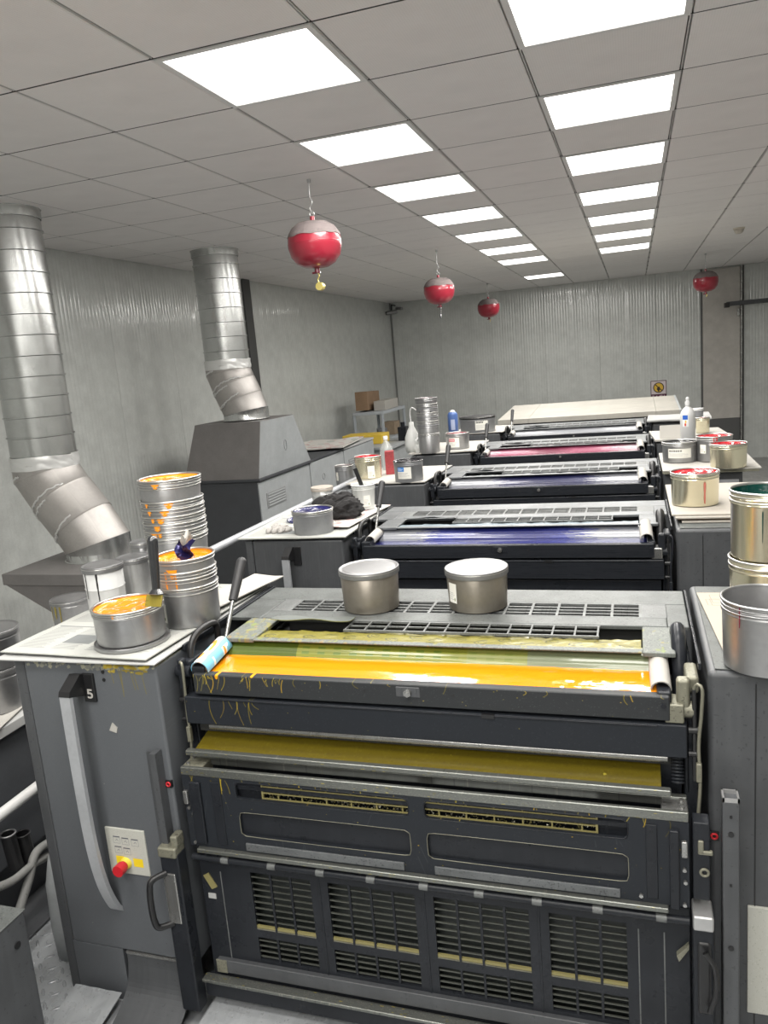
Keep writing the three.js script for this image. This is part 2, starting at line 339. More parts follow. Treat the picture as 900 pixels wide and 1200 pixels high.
// ------------------------------------------------------------------ printing units
const yel = [rgb(176, 150, 40, 0.9), rgb(200, 178, 70, 0.8), rgb(150, 128, 30, 0.8), rgb(214, 170, 40, 0.9)];
const splat1 = {
  bar: canvasTex(1024, 64, (x, w, h) => { x.fillStyle = rgb(48, 50, 52); x.fillRect(0, 0, w, h); grain(x, w, h, 1600, [rgb(42, 44, 46), rgb(56, 58, 60), rgb(74, 76, 76)], 2); drips(x, 230, 26, 6, yel, 64); drips(x, w, 14, 4, yel, 26); splats(x, w, h, 16, yel, 0.8, 2.4); x.fillStyle = rgb(226, 150, 20); for (const [a, b] of [[62, 9], [150, 4]]) { x.beginPath(); x.ellipse(a, b - 5, 4, b, 0, 0, 7); x.fill(); } }),
  bar2: canvasTex(1024, 64, (x, w, h) => { x.fillStyle = rgb(38, 41, 46); x.fillRect(0, 0, w, h); grain(x, w, h, 1500, [rgb(34, 37, 42), rgb(44, 47, 53)], 3); drips(x, 200, 9, 2, yel, 62); splats(x, w, h, 8, yel, 0.6, 1.6); }),
  guard: canvasTex(1024, 256, (x, w, h) => { x.fillStyle = rgb(38, 41, 46); x.fillRect(0, 0, w, h); grain(x, w, h, 4200, [rgb(34, 37, 41), rgb(44, 47, 51), rgb(58, 60, 62)], 2); drips(x, w, 40, 20, yel, 70); splats(x, w, h, 90, yel, 0.5, 2.2); for (let i = 0; i < 26; i++) { x.strokeStyle = rgb(95, 98, 100, 0.5); x.lineWidth = 0.8; const a = rnd() * w, b = rnd() * h; x.beginPath(); x.moveTo(a, b); x.lineTo(a + rr(-14, 14), b + rr(10, 60)); x.stroke(); } }),
  rail: canvasTex(1024, 64, (x, w, h) => { x.fillStyle = rgb(114, 116, 112); x.fillRect(0, 0, w, h); grain(x, w, h, 3000, [rgb(92, 94, 91), rgb(130, 131, 124), rgb(148, 148, 138)], 3); splats(x, w, h, 46, [rgb(168, 158, 92), rgb(186, 172, 90), rgb(128, 124, 80)], 1, 6); }),
  cover: canvasTex(1024, 256, (x, w, h) => {   // smeared cover strip round the fountain
    x.fillStyle = rgb(104, 108, 104); x.fillRect(0, 0, w, h); grain(x, w, h, 26000, [rgb(92, 96, 93), rgb(114, 118, 112), rgb(84, 88, 86), rgb(126, 129, 122)], 3);
    for (let i = 0; i < 900; i++) { const a = Math.pow(rnd(), 1.6) * w; x.fillStyle = rgb(136 + rr(-14, 22), 128 + rr(-12, 20), 60 + rr(-8, 26), 0.55); x.beginPath(); x.ellipse(a, rnd() * h, rr(1, 13) * (a < 260 ? 1 : 0.4), rr(1, 5), rr(0, 3), 0, 7); x.fill(); }
    splats(x, 130, h, 5, [rgb(196, 132, 44)], 1, 4); splats(x, w, 60, 6, [rgb(190, 136, 60)], 1, 3);
  }),
  roller: canvasTex(1024, 128, (x, w, h) => {   // film wound round the roller: plain green, checked yellow green, then pale streaks
    x.fillStyle = rgb(84, 102, 34); x.fillRect(0, 0, w, h);
    x.fillStyle = rgb(132, 138, 50); x.fillRect(190, 0, 560, h); x.fillStyle = rgb(132, 140, 70); x.fillRect(620, 0, 140, h); x.fillStyle = rgb(120, 130, 100); x.fillRect(760, 0, 264, h);
    for (let i = 0; i < 13; i++) for (let j = 0; j < 6; j++) { x.fillStyle = rgb(98, 120, 46, i < 9 ? 0.8 : 0.3); x.fillRect(204 + i * 42, j * 21.4 + 5, 19, 11); }
    for (let i = 0; i < 22; i++) { x.fillStyle = rgb(80, 98, 38, 0.3); x.fillRect(rnd() * 190, 0, rr(1, 6), h); }
  }),
  film: canvasTex(1024, 128, (x, w, h) => {
    x.fillStyle = rgb(124, 117, 46); x.fillRect(0, 0, w, h); grain(x, w, h, 3500, [rgb(110, 103, 40), rgb(138, 130, 60), rgb(98, 94, 42)], 4);
    for (let i = 0; i < 17; i++) { const px = 30 + i * 60, py = 44 + (i % 2) * 34; x.strokeStyle = rgb(62, 62, 32); x.lineWidth = 4; x.beginPath(); x.ellipse(px, py, 17, 15, 0, 0.5, 6.0); x.stroke(); x.lineWidth = 2; x.beginPath(); x.ellipse(px + 1, py + 2, 8, 7, 0, 0, 5); x.stroke(); }
  }),
  olive: canvasTex(1024, 64, (x, w, h) => { x.fillStyle = rgb(98, 86, 22); x.fillRect(0, 0, w, h); grain(x, w, h, 1200, [rgb(92, 80, 20), rgb(106, 94, 28)], 5); splats(x, w, h, 8, [rgb(170, 156, 60), rgb(104, 98, 40)], 1, 5); }),
};
const tinted = (map, r, m = 0, o = {}) => phys(0xffffff, r, m, { map, ...o });
const U1M = {
  bar: tinted(splat1.bar, 0.42, 0, { specularIntensity: 0.5 }), bar2: tinted(splat1.bar2, 0.4, 0, { specularIntensity: 0.4 }), guard: tinted(splat1.guard, 0.42, 0, { specularIntensity: 0.4 }), rail: tinted(splat1.rail, 0.3, 0.65), cover: tinted(splat1.cover, 0.55),
  roller: tinted(splat1.roller, 0.4, 0, { clearcoat: 0.5, clearcoatRoughness: 0.06 }), film: tinted(splat1.film, 0.45, 0, { clearcoat: 0.15 }), olive: tinted(splat1.olive, 0.3, 0, { clearcoat: 0.6, clearcoatRoughness: 0.15 }),
};
function inkedRoller(bare, inks) {        // bare steel with ragged patches of ink: [colour, from, to]
  return tinted(canvasTex(512, 128, (x, w, h) => {
    x.fillStyle = rgb(...bare); x.fillRect(0, 0, w, h);
    for (const [c, a, b] of inks) for (let k = 0; k < 64; k++) { x.fillStyle = rgb(...c); const l = (a + rr(-0.05, 0.05)) * w, r = (b + rr(-0.07, 0.07)) * w; x.fillRect(l, k * 2, r - l, 2); if (k % 4 === 0) { x.fillRect(l - rr(10, 34), k * 2, rr(4, 12), 2); x.fillRect(r + rr(10, 34), k * 2, rr(4, 12), 2); } }
    if (inks.length) splats(x, w, h, 40, inks.map(q => rgb(...q[0])), 0.6, 1.8);
  }), 0.3, 0, { clearcoat: 0.8, clearcoatRoughness: 0.06 });
}
function extrudeXY(shape, z0, z1, bevel = 0) {
  const g = new THREE.ExtrudeGeometry(shape, { depth: Math.abs(z1 - z0), bevelEnabled: false, curveSegments: 6 }); g.translate(0, 0, Math.min(z0, z1)); return g;
}
const rectPath = (C2, x0, x1, y0, y1, r = 0) => { const p = new C2(); if (!r) { p.moveTo(x0, y0); p.lineTo(x1, y0); p.lineTo(x1, y1); p.lineTo(x0, y1); p.lineTo(x0, y0); } else { p.moveTo(x0 + r, y0); p.lineTo(x1 - r, y0); p.quadraticCurveTo(x1, y0, x1, y0 + r); p.lineTo(x1, y1 - r); p.quadraticCurveTo(x1, y1, x1 - r, y1); p.lineTo(x0 + r, y1); p.quadraticCurveTo(x0, y1, x0, y1 - r); p.lineTo(x0, y0 + r); p.quadraticCurveTo(x0, y0, x0 + r, y0); } return p; };
const uZ = n => -1.657 - PITCH * n;

function printingUnit(n, o) {
  const base = V(-0.53, PLAT, -1.95);
  const u = thing('printing_unit', o.label, 'printing press', base);
  const first = n === 0;
  const mBar = first ? U1M.bar : M.press, mBar2 = first ? U1M.bar2 : M.press, mTop = first ? M.top : M.topClean;
  // body and side plates
  part('body', box(-1.14, 0.08, PLAT, y(-0.93), -1.72, -2.24), M.press, u);
  part('back_panel', box(-1.15, 0.09, y(-0.93), y(-0.715), -2.2, -2.25), M.press, u);
  part('side_plate', [rbox(-1.168, -1.14, PLAT, y(-0.76), -1.69, -2.25, 0.004)], M.press, u);
  part('side_plate', [rbox(0.085, 0.112, PLAT, y(-0.76), -1.69, -2.25, 0.004)], M.press, u);
  part('fountain_floor', box(-1.14, 0.08, y(-0.93), y(-0.80), -1.7, -1.9), M.cavity, u);
  // fountain front bar with its two holes and clamp block
  const bar1 = planarUV(rbox(-1.115, 0.056, y(-0.806), y(-0.75), -1.657, -1.685, 0.004), 'x', 'y', -1.115, y(-0.806), 1.171, 0.056);
  const b1 = part('fountain_bar', bar1, mBar, u, { keepUV: true });
  part('bar_hole', cylZ(-0.64, y(-0.772), -1.6565, -1.66, 0.0045, 10), M.black, b1);
  part('bar_hole', cylZ(-0.42, y(-0.772), -1.6565, -1.66, 0.0045, 10), M.black, b1);
  part('clamp_block', [rbox(-0.56, -0.50, y(-0.782), y(-0.756), -1.6555, -1.665, 0.002), ...[-0.55, -0.512].map(x => box(x, x + 0.004, y(-0.779), y(-0.76), -1.654, -1.66))], first ? M.cab : M.press, b1);
  part('clamp_bolt', [cylZ(-0.53, y(-0.769), -1.646, -1.66, 0.0095, 6), cylZ(-0.53, y(-0.769), -1.644, -1.648, 0.005, 8)], M.steel, b1);
  part('end_bolt', cylZ(0.043, y(-0.77), -1.654, -1.66, 0.006, 10), M.press, b1);
  // lower bar
  const bar2 = planarUV(rbox(-1.148, 0.09, y(-0.89), y(-0.813), -1.655, -1.69, 0.004), 'x', 'y', -1.148, y(-0.89), 1.238, 0.077);
  const b2 = part('lower_bar', bar2, mBar2, u, { keepUV: true });
  part('bar_lip', rbox(-1.1, 0.03, y(-0.8185), y(-0.8145), -1.652, -1.66, 0.0015), M.press, b2);
  part('bar_notch', box(-0.325 + -0.03, -0.325, y(-0.822), y(-0.8125), -1.651, -1.66), M.black, b2);
  part('end_block', rbox(0.045, 0.085, y(-0.812), y(-0.768), -1.66, -1.72, 0.004), first ? M.steelDirty : M.steel, u);
  // ink pool and fountain roller
  const pz0 = -1.684, pz1 = -1.83;
  const pool = sheet(-1.085, 0.03, pz0, pz1, first ? 260 : 60, first ? 30 : 8, (a, b, x, z) => y(-0.757) + (first ? 1 : 0.2) * (0.0014 * (vn(x * 60, z * 90) - 0.5) * Math.max(0.15, Math.min(1, (a - 0.35) * 2)) + 0.0008 * (vn(x * 14 + 9, z * 70) - 0.5)) + (first ? 0.016 * b : -0.002 * b), 0.02);
  const poolM = part('ink_pool', pool, o.ink, u);
  const rol = new THREE.CylinderGeometry(0.055, 0.055, 1.1, 144, 1).rotateZ(-Math.PI / 2);
  { const p = rol.attributes.position; for (let i = 0; i < p.count; i++) { const rad = Math.hypot(p.getY(i), p.getZ(i)); if (rad > 0.05) { const a = Math.atan2(p.getY(i), p.getZ(i)), k = 1 + 0.008 * Math.sin(a * 24); p.setY(i, p.getY(i) * k); p.setZ(i, p.getZ(i) * k); } } rol.computeVertexNormals(); rol.translate(-0.53, y(-0.768), -1.838); }   // taut film lies in shallow lengthwise ridges
  { const p = rol.attributes.position, uv = rol.attributes.uv; for (let i = 0; i < p.count; i++) uv.setXY(i, (p.getX(i) + 1.08) / 1.1, Math.atan2(p.getY(i) - y(-0.768), p.getZ(i) + 1.838) / 6.2832 * 4); }
  const tex = o.roller; part('fountain_roller', rol, tex, u, { keepUV: true });
  part('fountain_cheek', [rbox(-1.125, -1.085, y(-0.80), y(-0.735), -1.67, -1.84, 0.005)], first ? M.press : M.press, u);
  part('fountain_cheek', [rbox(0.03, 0.06, y(-0.80), y(-0.745), -1.67, -1.84, 0.005)], first ? M.press : M.press, u);

  // top cover built as strips round its two openings
  const cy0 = y(-0.712), cy1 = y(-0.70);
  const cv = first ? U1M.cover : M.topClean;
  const strip = (g) => planarUV(g, 'x', 'z', -1.17, -2.27, 1.29, 0.5);
  const cov = part('top_cover', [rbox(-1.165, 0.115, cy0, cy1, -2.265, -2.142, 0.003)], mTop, u);
  part('cover_plate', [rbox(-1.165, -1.062, cy0, cy1, -2.139, -1.965, 0.003), rbox(0.064, 0.115, cy0, cy1, -2.139, -1.965, 0.003), rbox(-1.062, 0.064, cy0, cy1, -2.03, -1.965, 0.003)], mTop, u);
  part('fountain_cover', [strip(rbox(-1.09, -1.0, cy0, cy1, -1.961, -1.792, 0.003)), strip(rbox(0.003, 0.075, cy0, cy1, -1.961, -1.785, 0.003)), strip(rbox(-1.0, 0.003, y(-0.706), y(-0.702), -1.812, -1.79, 0.0015))], cv, u, { keepUV: true });
  // well behind the roller with creased film lining
  part('well', [box(-1.0, 0.003, y(-0.855), y(-0.845), -1.80, -2.03), box(-1.0, 0.003, y(-0.855), y(-0.712), -2.02, -2.029)], M.cavity, u);
  const film = sheet(-1.0, 0.0, -1.808, -1.895, 70, 10, (a, b, x, z) => y(-0.704) - 0.008 * b + 0.006 * (vn(x * 26, z * 40) - 0.5) + 0.004 * (vn(x * 70, z * 60 + 4) - 0.5), 0.0015);
  planarUV(film, 'x', 'z', -1.0, -1.9, 1.0, 0.095);
  part('film_lining', film, o.film, u, { keepUV: true });
  // front grille: square mesh between the cut-outs
  const g1 = part('front_grille', [box(-0.772, -0.098, y(-0.7065), y(-0.7005), -1.961, -1.955), box(-0.772, -0.098, y(-0.7065), y(-0.7005), -1.882, -1.888)], M.grille, u);
  const mid = boxUV(new THREE.BoxGeometry(0.672, 0.004, 0.004)); piece('mesh_bar', mid, M.grille, g1, -0.435, y(-0.7035), -1.922);
  const cross = boxUV(new THREE.BoxGeometry(0.0045, 0.005, 0.075));
  for (let k = 0; k <= 12; k++) piece('mesh_bar', cross, M.grille, g1, -0.768 + k * 0.0555, y(-0.7032), -1.922);
  part('flap', sheet(-1.0, -0.765, -1.965, -1.905, 14, 4, (a, b) => y(-0.694) + 0.012 * b + 0.003 * Math.sin(a * 9 + b * 3), 0.002), first ? U1M.cover : M.topClean, u);
  // rear grille with long slots
  const g2 = part('rear_grille', [box(-1.062, 0.064, y(-0.7065), y(-0.7005), -2.142, -2.136), box(-1.062, 0.064, y(-0.7065), y(-0.7005), -2.036, -2.03), box(-1.06, -1.0, y(-0.711), y(-0.701), -2.14, -2.03), box(0.0, 0.064, y(-0.711), y(-0.701), -2.14, -2.03)], M.grille, u);
  const longBar = boxUV(new THREE.BoxGeometry(1.0, 0.004, 0.006)), crossB = boxUV(new THREE.BoxGeometry(0.007, 0.006, 0.1));
  for (let k = 0; k < 3; k++) piece('slot_bar', longBar, M.grille, g2, -0.5, y(-0.704), -2.061 - k * 0.025);
  for (let k = 0; k <= 14; k++) piece('cross_bar', crossB, M.grille, g2, -1.0 + k * 0.0714, y(-0.7035), -2.086);
  part('grille_tray', box(-1.06, 0.06, y(-0.775), y(-0.765), -2.03, -2.14), M.cavity, u);
  // side rails of the cover
  part('cover_rail', [rbox(-1.178, -1.169, y(-0.712), y(-0.696), -1.72, -2.265, 0.002), rbox(-1.163, -1.156, y(-0.706), y(-0.694), -1.97, -2.265, 0.002)], M.press, u);
  part('cover_rail', [rbox(0.117, 0.124, y(-0.712), y(-0.696), -1.72, -2.265, 0.002)], M.press, u);
  // key lever, grip, arch handles
  const lv = part('key_lever', rod(V(-1.11, y(-0.75), -1.815), V(-1.11, y(-0.622), -1.905), 0.006), M.steel, u);
  part('lever_grip', [rod(V(-1.11, y(-0.628), -1.90), V(-1.11, y(-0.535), -1.976), 0.0125, 14, 0.0155), new THREE.SphereGeometry(0.0155, 12, 8).translate(-1.11, y(-0.535), -1.976)], std(lin(0.03, 0.03, 0.032), 0.5), lv);
  part('arch_handle', tube([V(-1.142, y(-0.75), -1.70), V(-1.142, y(-0.69), -1.715), V(-1.142, y(-0.672), -1.74), V(-1.142, y(-0.668), -1.81), V(-1.142, y(-0.68), -1.845), V(-1.142, y(-0.74), -1.85)], 0.0095, 40, 10), M.black, u);
  part('arch_handle', tube([V(0.083, y(-0.80), -1.79), V(0.083, y(-0.74), -1.80), V(0.083, y(-0.69), -1.83), V(0.083, y(-0.675), -1.87), V(0.083, y(-0.69), -1.91), V(0.083, y(-0.74), -1.93)], 0.017, 40, 12), first ? M.press : M.black, u);
  part('pivot_lever', [rbox(-1.165, -1.145, y(-0.80), y(-0.715), -1.665, -1.69, 0.008), cylX(-1.172, -1.13, y(-0.752), -1.68, 0.016), rbox(-1.16, -1.13, y(-0.755), y(-0.722), -1.68, -1.76, 0.008)], M.press, u);
  part('pivot_lever', [rbox(0.07, 0.098, y(-0.785), y(-0.715), -1.67, -1.70, 0.008), cylX(0.064, 0.104, y(-0.788), -1.685, 0.018), rbox(0.09, 0.118, y(-0.76), y(-0.72), -1.70, -1.79, 0.008)], first ? M.steelDirty : M.press, u);
  // linkage in the slot between bar ends and side cabinets
  for (const s of [-1, 1]) {
    const xc = s < 0 ? -1.158 : 0.105, lm = first ? M.steelDirty : M.press;
    part('linkage', [rbox(xc - 0.004, xc + 0.004, y(-0.95), y(-0.735), -1.668, -1.682, 0.002), rbox(xc - 0.012 * s - 0.003, xc - 0.012 * s + 0.003, y(-0.99), y(-0.80), -1.69, -1.71, 0.002), cylX(xc - 0.012, xc + 0.012, y(-0.83), -1.672, 0.008, 12), cylX(xc - 0.012, xc + 0.012, y(-0.885), -1.672, 0.007, 12)], M.black, u);
    part('link_hook', [tube([V(xc, y(-0.735), -1.672), V(xc + 0.006, y(-0.722), -1.666), V(xc + 0.014, y(-0.724), -1.66), V(xc + 0.014, y(-0.78), -1.66), V(xc + 0.008, y(-0.86), -1.664), V(xc + 0.01, y(-0.95), -1.66), V(xc + 0.004, y(-1.03), -1.65)], 0.004, 40, 6), rbox(xc + 0.002, xc + 0.014, y(-0.945), y(-0.90), -1.655, -1.668, 0.003)], lm, u);
  }
  if (!first) { part('front_cover', rbox(-1.14, 0.08, PLAT + 0.02, y(-0.9), -1.68, -1.72, 0.004), M.press, u); u.position.z -= PITCH * n; return u; }

  // ---- only the first unit shows its front: guard, vents, rails
  part('wash_roller', cylX(-1.1, 0.05, y(-0.908), -1.69, 0.011), M.steel, u);
  const tray = new THREE.Shape(); tray.moveTo(0, 0);
  const tr = sheet(-1.125, 0.035, -1.635, -1.72, 30, 6, (a, b) => y(-0.955) + 0.022 * b, 0.004);
  planarUV(tr, 'x', 'z', -1.125, -1.72, 1.16, 0.085); part('drip_tray', tr, U1M.olive, u, { keepUV: true });
  part('tray_edge', planarUV(rbox(-1.145, 0.055, y(-0.964), y(-0.95), -1.622, -1.64, 0.003), 'x', 'y', -1.145, y(-0.964), 1.2, 0.014), U1M.rail, u, { keepUV: true });
  part('spring_hose', Array.from({ length: 9 }, (_, k) => new THREE.TorusGeometry(0.011, 0.003, 6, 12).rotateX(1.1).translate(0.07, y(-0.90 - k * 0.006), -1.69 + k * 0.004)), M.press, u);
  // guard frame with trough
  const G0 = -1.152, G1 = 0.088;
  const fr = part('guard_rail', [planarUV(rbox(G0, G1, y(-1.008), y(-0.985), -1.6, -1.612, 0.003), 'x', 'y', G0, y(-1.008), G1 - G0, 0.023)], U1M.rail, u, { keepUV: true });
  part('guard_rail', [planarUV(rbox(G0, G1, y(-1.005), y(-0.982), -1.655, -1.672, 0.003), 'x', 'z', G0, -1.672, G1 - G0, 0.017)], U1M.rail, u, { keepUV: true });
  part('trough', box(G0 + 0.01, G1 - 0.01, y(-1.04), y(-1.03), -1.612, -1.655), M.press, u);
  for (const [a, b] of [[G0, G0 + 0.06], [G1 - 0.055, G1]]) { const eb = part('rail_end', rbox(a, b, y(-1.02), y(-0.986), -1.603, -1.665, 0.004), a < -1 ? M.steelDirty : M.steel, u); for (const z of [-1.62, -1.648]) part('screw', cylY(a < -1 ? a + 0.014 : b - 0.012, z, y(-0.9865), y(-0.982), 0.005, 8), M.steel, eb); }
  // guard face with four rounded openings
  const gs = rectPath(THREE.Shape, G0, G1, y(-1.212), y(-1.008), 0);
  const wins = [[-0.997, -0.535, -1.062, -1.016], [-0.497, -0.036, -1.062, -1.016]], recs = [[-0.995, -0.537, -1.167, -1.1], [-0.495, -0.037, -1.167, -1.1]];
  for (const w of [...wins, ...recs]) gs.holes.push(rectPath(THREE.Path, w[0], w[1], y(w[2]), y(w[3]), 0.012));
  const gf = part('guard_face', planarUV(extrudeXY(gs, -1.612, -1.602), 'x', 'y', G0, y(-1.24), G1 - G0, 0.24), U1M.guard, u, { keepUV: true });
  const edgeRing = (w, r = 0.0016) => tube(rectPath(THREE.Path, w[0], w[1], y(w[2]), y(w[3]), 0.012).getPoints(5).slice(0, -1).map(p => V(p.x, p.y, -1.6025)), r, 70, 5, true);
  for (const w of recs) { part('recess_panel', box(w[0] - 0.01, w[1] + 0.01, y(w[2] - 0.01), y(w[3] + 0.01), -1.612, -1.618), M.press, gf); part('recess_trim', edgeRing(w, 0.0011), M.steelDirty, gf); }
  for (const w of wins) part('window_trim', edgeRing(w), M.press, gf);
  part('guard_back', [box(G0 + 0.02, -0.935, y(-1.09), y(-1.01), -1.622, -1.626), box(-0.1, G1 - 0.02, y(-1.09), y(-1.01), -1.622, -1.626)], M.press, u);
  // splattered wire grille behind the two windows
  const wireH = boxUV(new THREE.BoxGeometry(0.4, 0.003, 0.003)), wireV = boxUV(new THREE.BoxGeometry(0.0035, 0.07, 0.003));
  for (const a of [-0.93, -0.51]) {
    const wg = part('window_grille', [box(a, a + 0.005, y(-1.085), y(-1.012), -1.614, -1.62), box(a + 0.405, a + 0.41, y(-1.085), y(-1.012), -1.614, -1.62)], M.yellowStain, u);
    for (const h of [-1.03, -1.046, -1.062, -1.078]) piece('wire', wireH, M.yellowStain, wg, a + 0.205, y(h), -1.616);
    for (let k = 0; k < 6; k++) piece('wire', wireV, M.yellowStain, wg, a + 0.045 + k * 0.066, y(-1.049), -1.619);
  }
  const specks = []; for (let k = 0; k < 1500; k++) { const s = rr(0.0012, 0.0045); specks.push(new THREE.TetrahedronGeometry(s).rotateX(rnd() * 6).rotateZ(rnd() * 6).translate(rr(-0.93, -0.1), y(rr(-1.1, -1.02)), rr(-1.625, -1.655))); }
  part('ink_specks', specks.slice(0, 950), M.yellowStain, u, { kind: 'stuff' }); part('ink_specks', specks.slice(950), std(lin(0.5, 0.48, 0.38), 0.3, 0.3), u, { kind: 'stuff' });
  // pale grip strips, raised side strips
  for (const [a, b] of [[-0.985, -0.557], [-0.481, -0.056]]) part('grip_strip', rbox(a, b, y(-1.207), y(-1.186), -1.598, -1.604, 0.0015), M.topClean, u);
  part('side_strip', [rbox(-1.13, -1.098, y(-1.2), y(-1.024), -1.594, -1.604, 0.003), rbox(-1.068, -1.04, y(-1.2), y(-1.02), -1.599, -1.604, 0.002)], M.press, u);
  part('side_strip', [rbox(0.048, 0.068, y(-1.215), y(-1.026), -1.592, -1.604, 0.003), rbox(0.0, 0.024, y(-1.2), y(-1.02), -1.599, -1.604, 0.002)], M.press, u);
  for (const x of [G0 + 0.002, G1 - 0.016]) part('latch', rbox(x, x + 0.013, y(-1.088), y(-1.05), -1.592, -1.604, 0.003), M.steel, u);
  for (const [x, h] of [[0.078, -1.12], [0.08, -1.15], [0.078, -1.205], [-1.14, -1.1], [-1.135, -1.2], [-0.012, -1.195], [-1.128, -1.115]]) part('screw', cylZ(x, y(h), -1.596, -1.604, 0.0045, 8), M.steel, u);
  part('guard_lip', planarUV(rbox(-1.128, 0.045, y(-1.224), y(-1.212), -1.588, -1.612, 0.003), 'x', 'y', -1.128, y(-1.224), 1.173, 0.012), U1M.rail, u, { keepUV: true });
  const rd = part('pull_rod', cylX(-1.148, 0.087, y(-1.242), -1.598, 0.0085, 14), M.press, u);
  for (let k = 0; k < 9; k++) part('rod_collar', cylX(-1.062 + k * 0.135, -1.04 + k * 0.135, y(-1.242), -1.598, 0.0098, 14), M.grille, rd);
  // vent panel
  const P0 = -1.15, P1 = 0.088, vents = [[-1.0, -0.827, 3], [-0.779, -0.547, 4], [-0.499, -0.267, 4], [-0.22, -0.046, 3]];
  const ps = rectPath(THREE.Shape, P0, P1, y(-1.7), y(-1.232), 0);
  for (const v of vents) { ps.holes.push(rectPath(THREE.Path, v[0], v[1], y(-1.463), y(-1.29))); ps.holes.push(rectPath(THREE.Path, v[0], v[1], y(-1.556), y(-1.486))); }
  const vp = part('vent_panel', extrudeXY(ps, -1.637, -1.625), M.press, u);
  part('vent_back', box(P0 + 0.02, P1 - 0.02, y(-1.69), y(-1.25), -1.664, -1.67), std(lin(0.016, 0.02, 0.018), 0.5, 0, { map: T.grime }), u);
  for (const x of [-0.803, -0.523, -0.244]) part('panel_crease', rbox(x - 0.003, x + 0.003, y(-1.57), y(-1.262), -1.6235, -1.627, 0.001), M.press, vp);
  for (const x of [-0.02, 0.035, -1.09]) part('panel_crease', rbox(x - 0.0015, x + 0.0015, y(-1.6), y(-1.3), -1.6242, -1.627, 0.0007), M.grille, vp);
  const slatM = std(lin(0.1, 0.105, 0.09), 0.4, 0.3, { map: T.grime });
  for (const v of vents) {
    const w = v[1] - v[0], sg = boxUV(new THREE.BoxGeometry(w, 0.0032, 0.0035)), sgY = boxUV(new THREE.BoxGeometry(w, 0.007, 0.006)), vb = boxUV(new THREE.BoxGeometry(0.006, 0.172, 0.005)), vb2 = boxUV(new THREE.BoxGeometry(0.006, 0.07, 0.005));
    const vg = part('vent_grille', box(v[0], v[1], y(-1.4635), y(-1.46), -1.626, -1.636), M.steelDirty, u);
    for (let k = 0; k < 9; k++) piece('slat', k === 8 ? sgY : sg, k === 8 ? M.yellowStain : slatM, vg, (v[0] + v[1]) / 2, y(-1.306 - k * 0.0187), -1.63);
    for (let k = 0; k < 4; k++) piece('slat', sg, slatM, vg, (v[0] + v[1]) / 2, y(-1.498 - k * 0.0165), -1.63);
    for (let k = 1; k < v[2]; k++) { piece('vent_bar', vb, M.press, vg, v[0] + w * k / v[2], y(-1.377), -1.628); piece('vent_bar', vb2, M.press, vg, v[0] + w * k / v[2], y(-1.521), -1.628); }
  }
  // foot rails
  part('tape_strip', rbox(-1.13, 0.087, y(-1.606), y(-1.566), -1.612, -1.63, 0.003), M.cab, u);
  part('tape_end', rbox(-1.132, -1.1, y(-1.6055), y(-1.5665), -1.6105, -1.614, 0.001), M.steelDirty, u);
  part('foot_rail', rbox(-1.165, 0.087, y(-1.672), y(-1.622), -1.593, -1.63, 0.004), M.press, u);
  part('foot_rail_edge', planarUV(rbox(-1.168, 0.087, y(-1.622), y(-1.612), -1.583, -1.612, 0.003), 'x', 'z', -1.168, -1.612, 1.25, 0.03), U1M.rail, u, { keepUV: true });
  part('toe_board', box(-1.15, 0.088, PLAT, y(-1.66), -1.66, -1.68), M.press, u);
  // hinge posts either side, door pulls
  const post = part('hinge_post', [rbox(-1.222, -1.166, y(-1.695), y(-1.215), -1.555, -1.597, 0.005)], M.press, u);
  part('hinge_cap', [rbox(-1.224, -1.168, y(-1.225), y(-1.195), -1.55, -1.597, 0.006), rbox(-1.188, -1.166, y(-1.2), y(-1.165), -1.56, -1.597, 0.006)], M.steelDirty, post);
  part('door_pull', tube([V(-1.208, y(-1.27), -1.556), V(-1.235, y(-1.278), -1.525), V(-1.24, y(-1.30), -1.52), V(-1.24, y(-1.395), -1.52), V(-1.235, y(-1.415), -1.525), V(-1.208, y(-1.422), -1.556)], 0.0085, 40, 10), M.black, post);
  part('pull_plate', rbox(-1.218, -1.18, y(-1.42), y(-1.27), -1.551, -1.56, 0.003), M.steel, post);
  part('torn_label', [box(-1.135, -1.115, y(-1.355), y(-1.31), -1.6225, -1.625)].map(g => g.translate(1.125, -y(-1.33), 0).rotateZ(0.5).translate(-1.125, y(-1.33), 0)), M.yellowStain, u);
  part('torn_label', box(-1.135, -1.112, y(-1.385), y(-1.37), -1.6225, -1.625), M.paperCool, u);
  const post2 = part('hinge_post', rbox(0.092, 0.135, y(-1.7), y(-1.215), -1.575, -1.64, 0.005), M.press, u);
  part('hinge_cap', rbox(0.092, 0.134, y(-1.24), y(-1.205), -1.565, -1.63, 0.005), M.zinc, post2);
  part('cover_bracket', rbox(0.095, 0.13, y(-1.19), y(-1.005), -1.60, -1.64, 0.004), M.press, u);
  part('hose_ring', new THREE.TorusGeometry(0.008, 0.003, 8, 16).translate(0.118, y(-1.12), -1.598), M.steelDirty, u);
  part('hose_nipple', [rbox(0.105, 0.117, y(-1.075), y(-1.045), -1.595, -1.605, 0.003), rbox(0.105, 0.135, y(-1.078), y(-1.068), -1.595, -1.605, 0.003)], M.steelDirty, u);
  const fan = part('pocket_grip', [rbox(0.1, 0.13, y(-1.45), y(-1.27), -1.57, -1.6, 0.008), tube([V(0.115, y(-1.285), -1.56), V(0.132, y(-1.31), -1.555), V(0.136, y(-1.37), -1.555), V(0.124, y(-1.43), -1.56)], 0.006, 24, 8)], M.black, u);
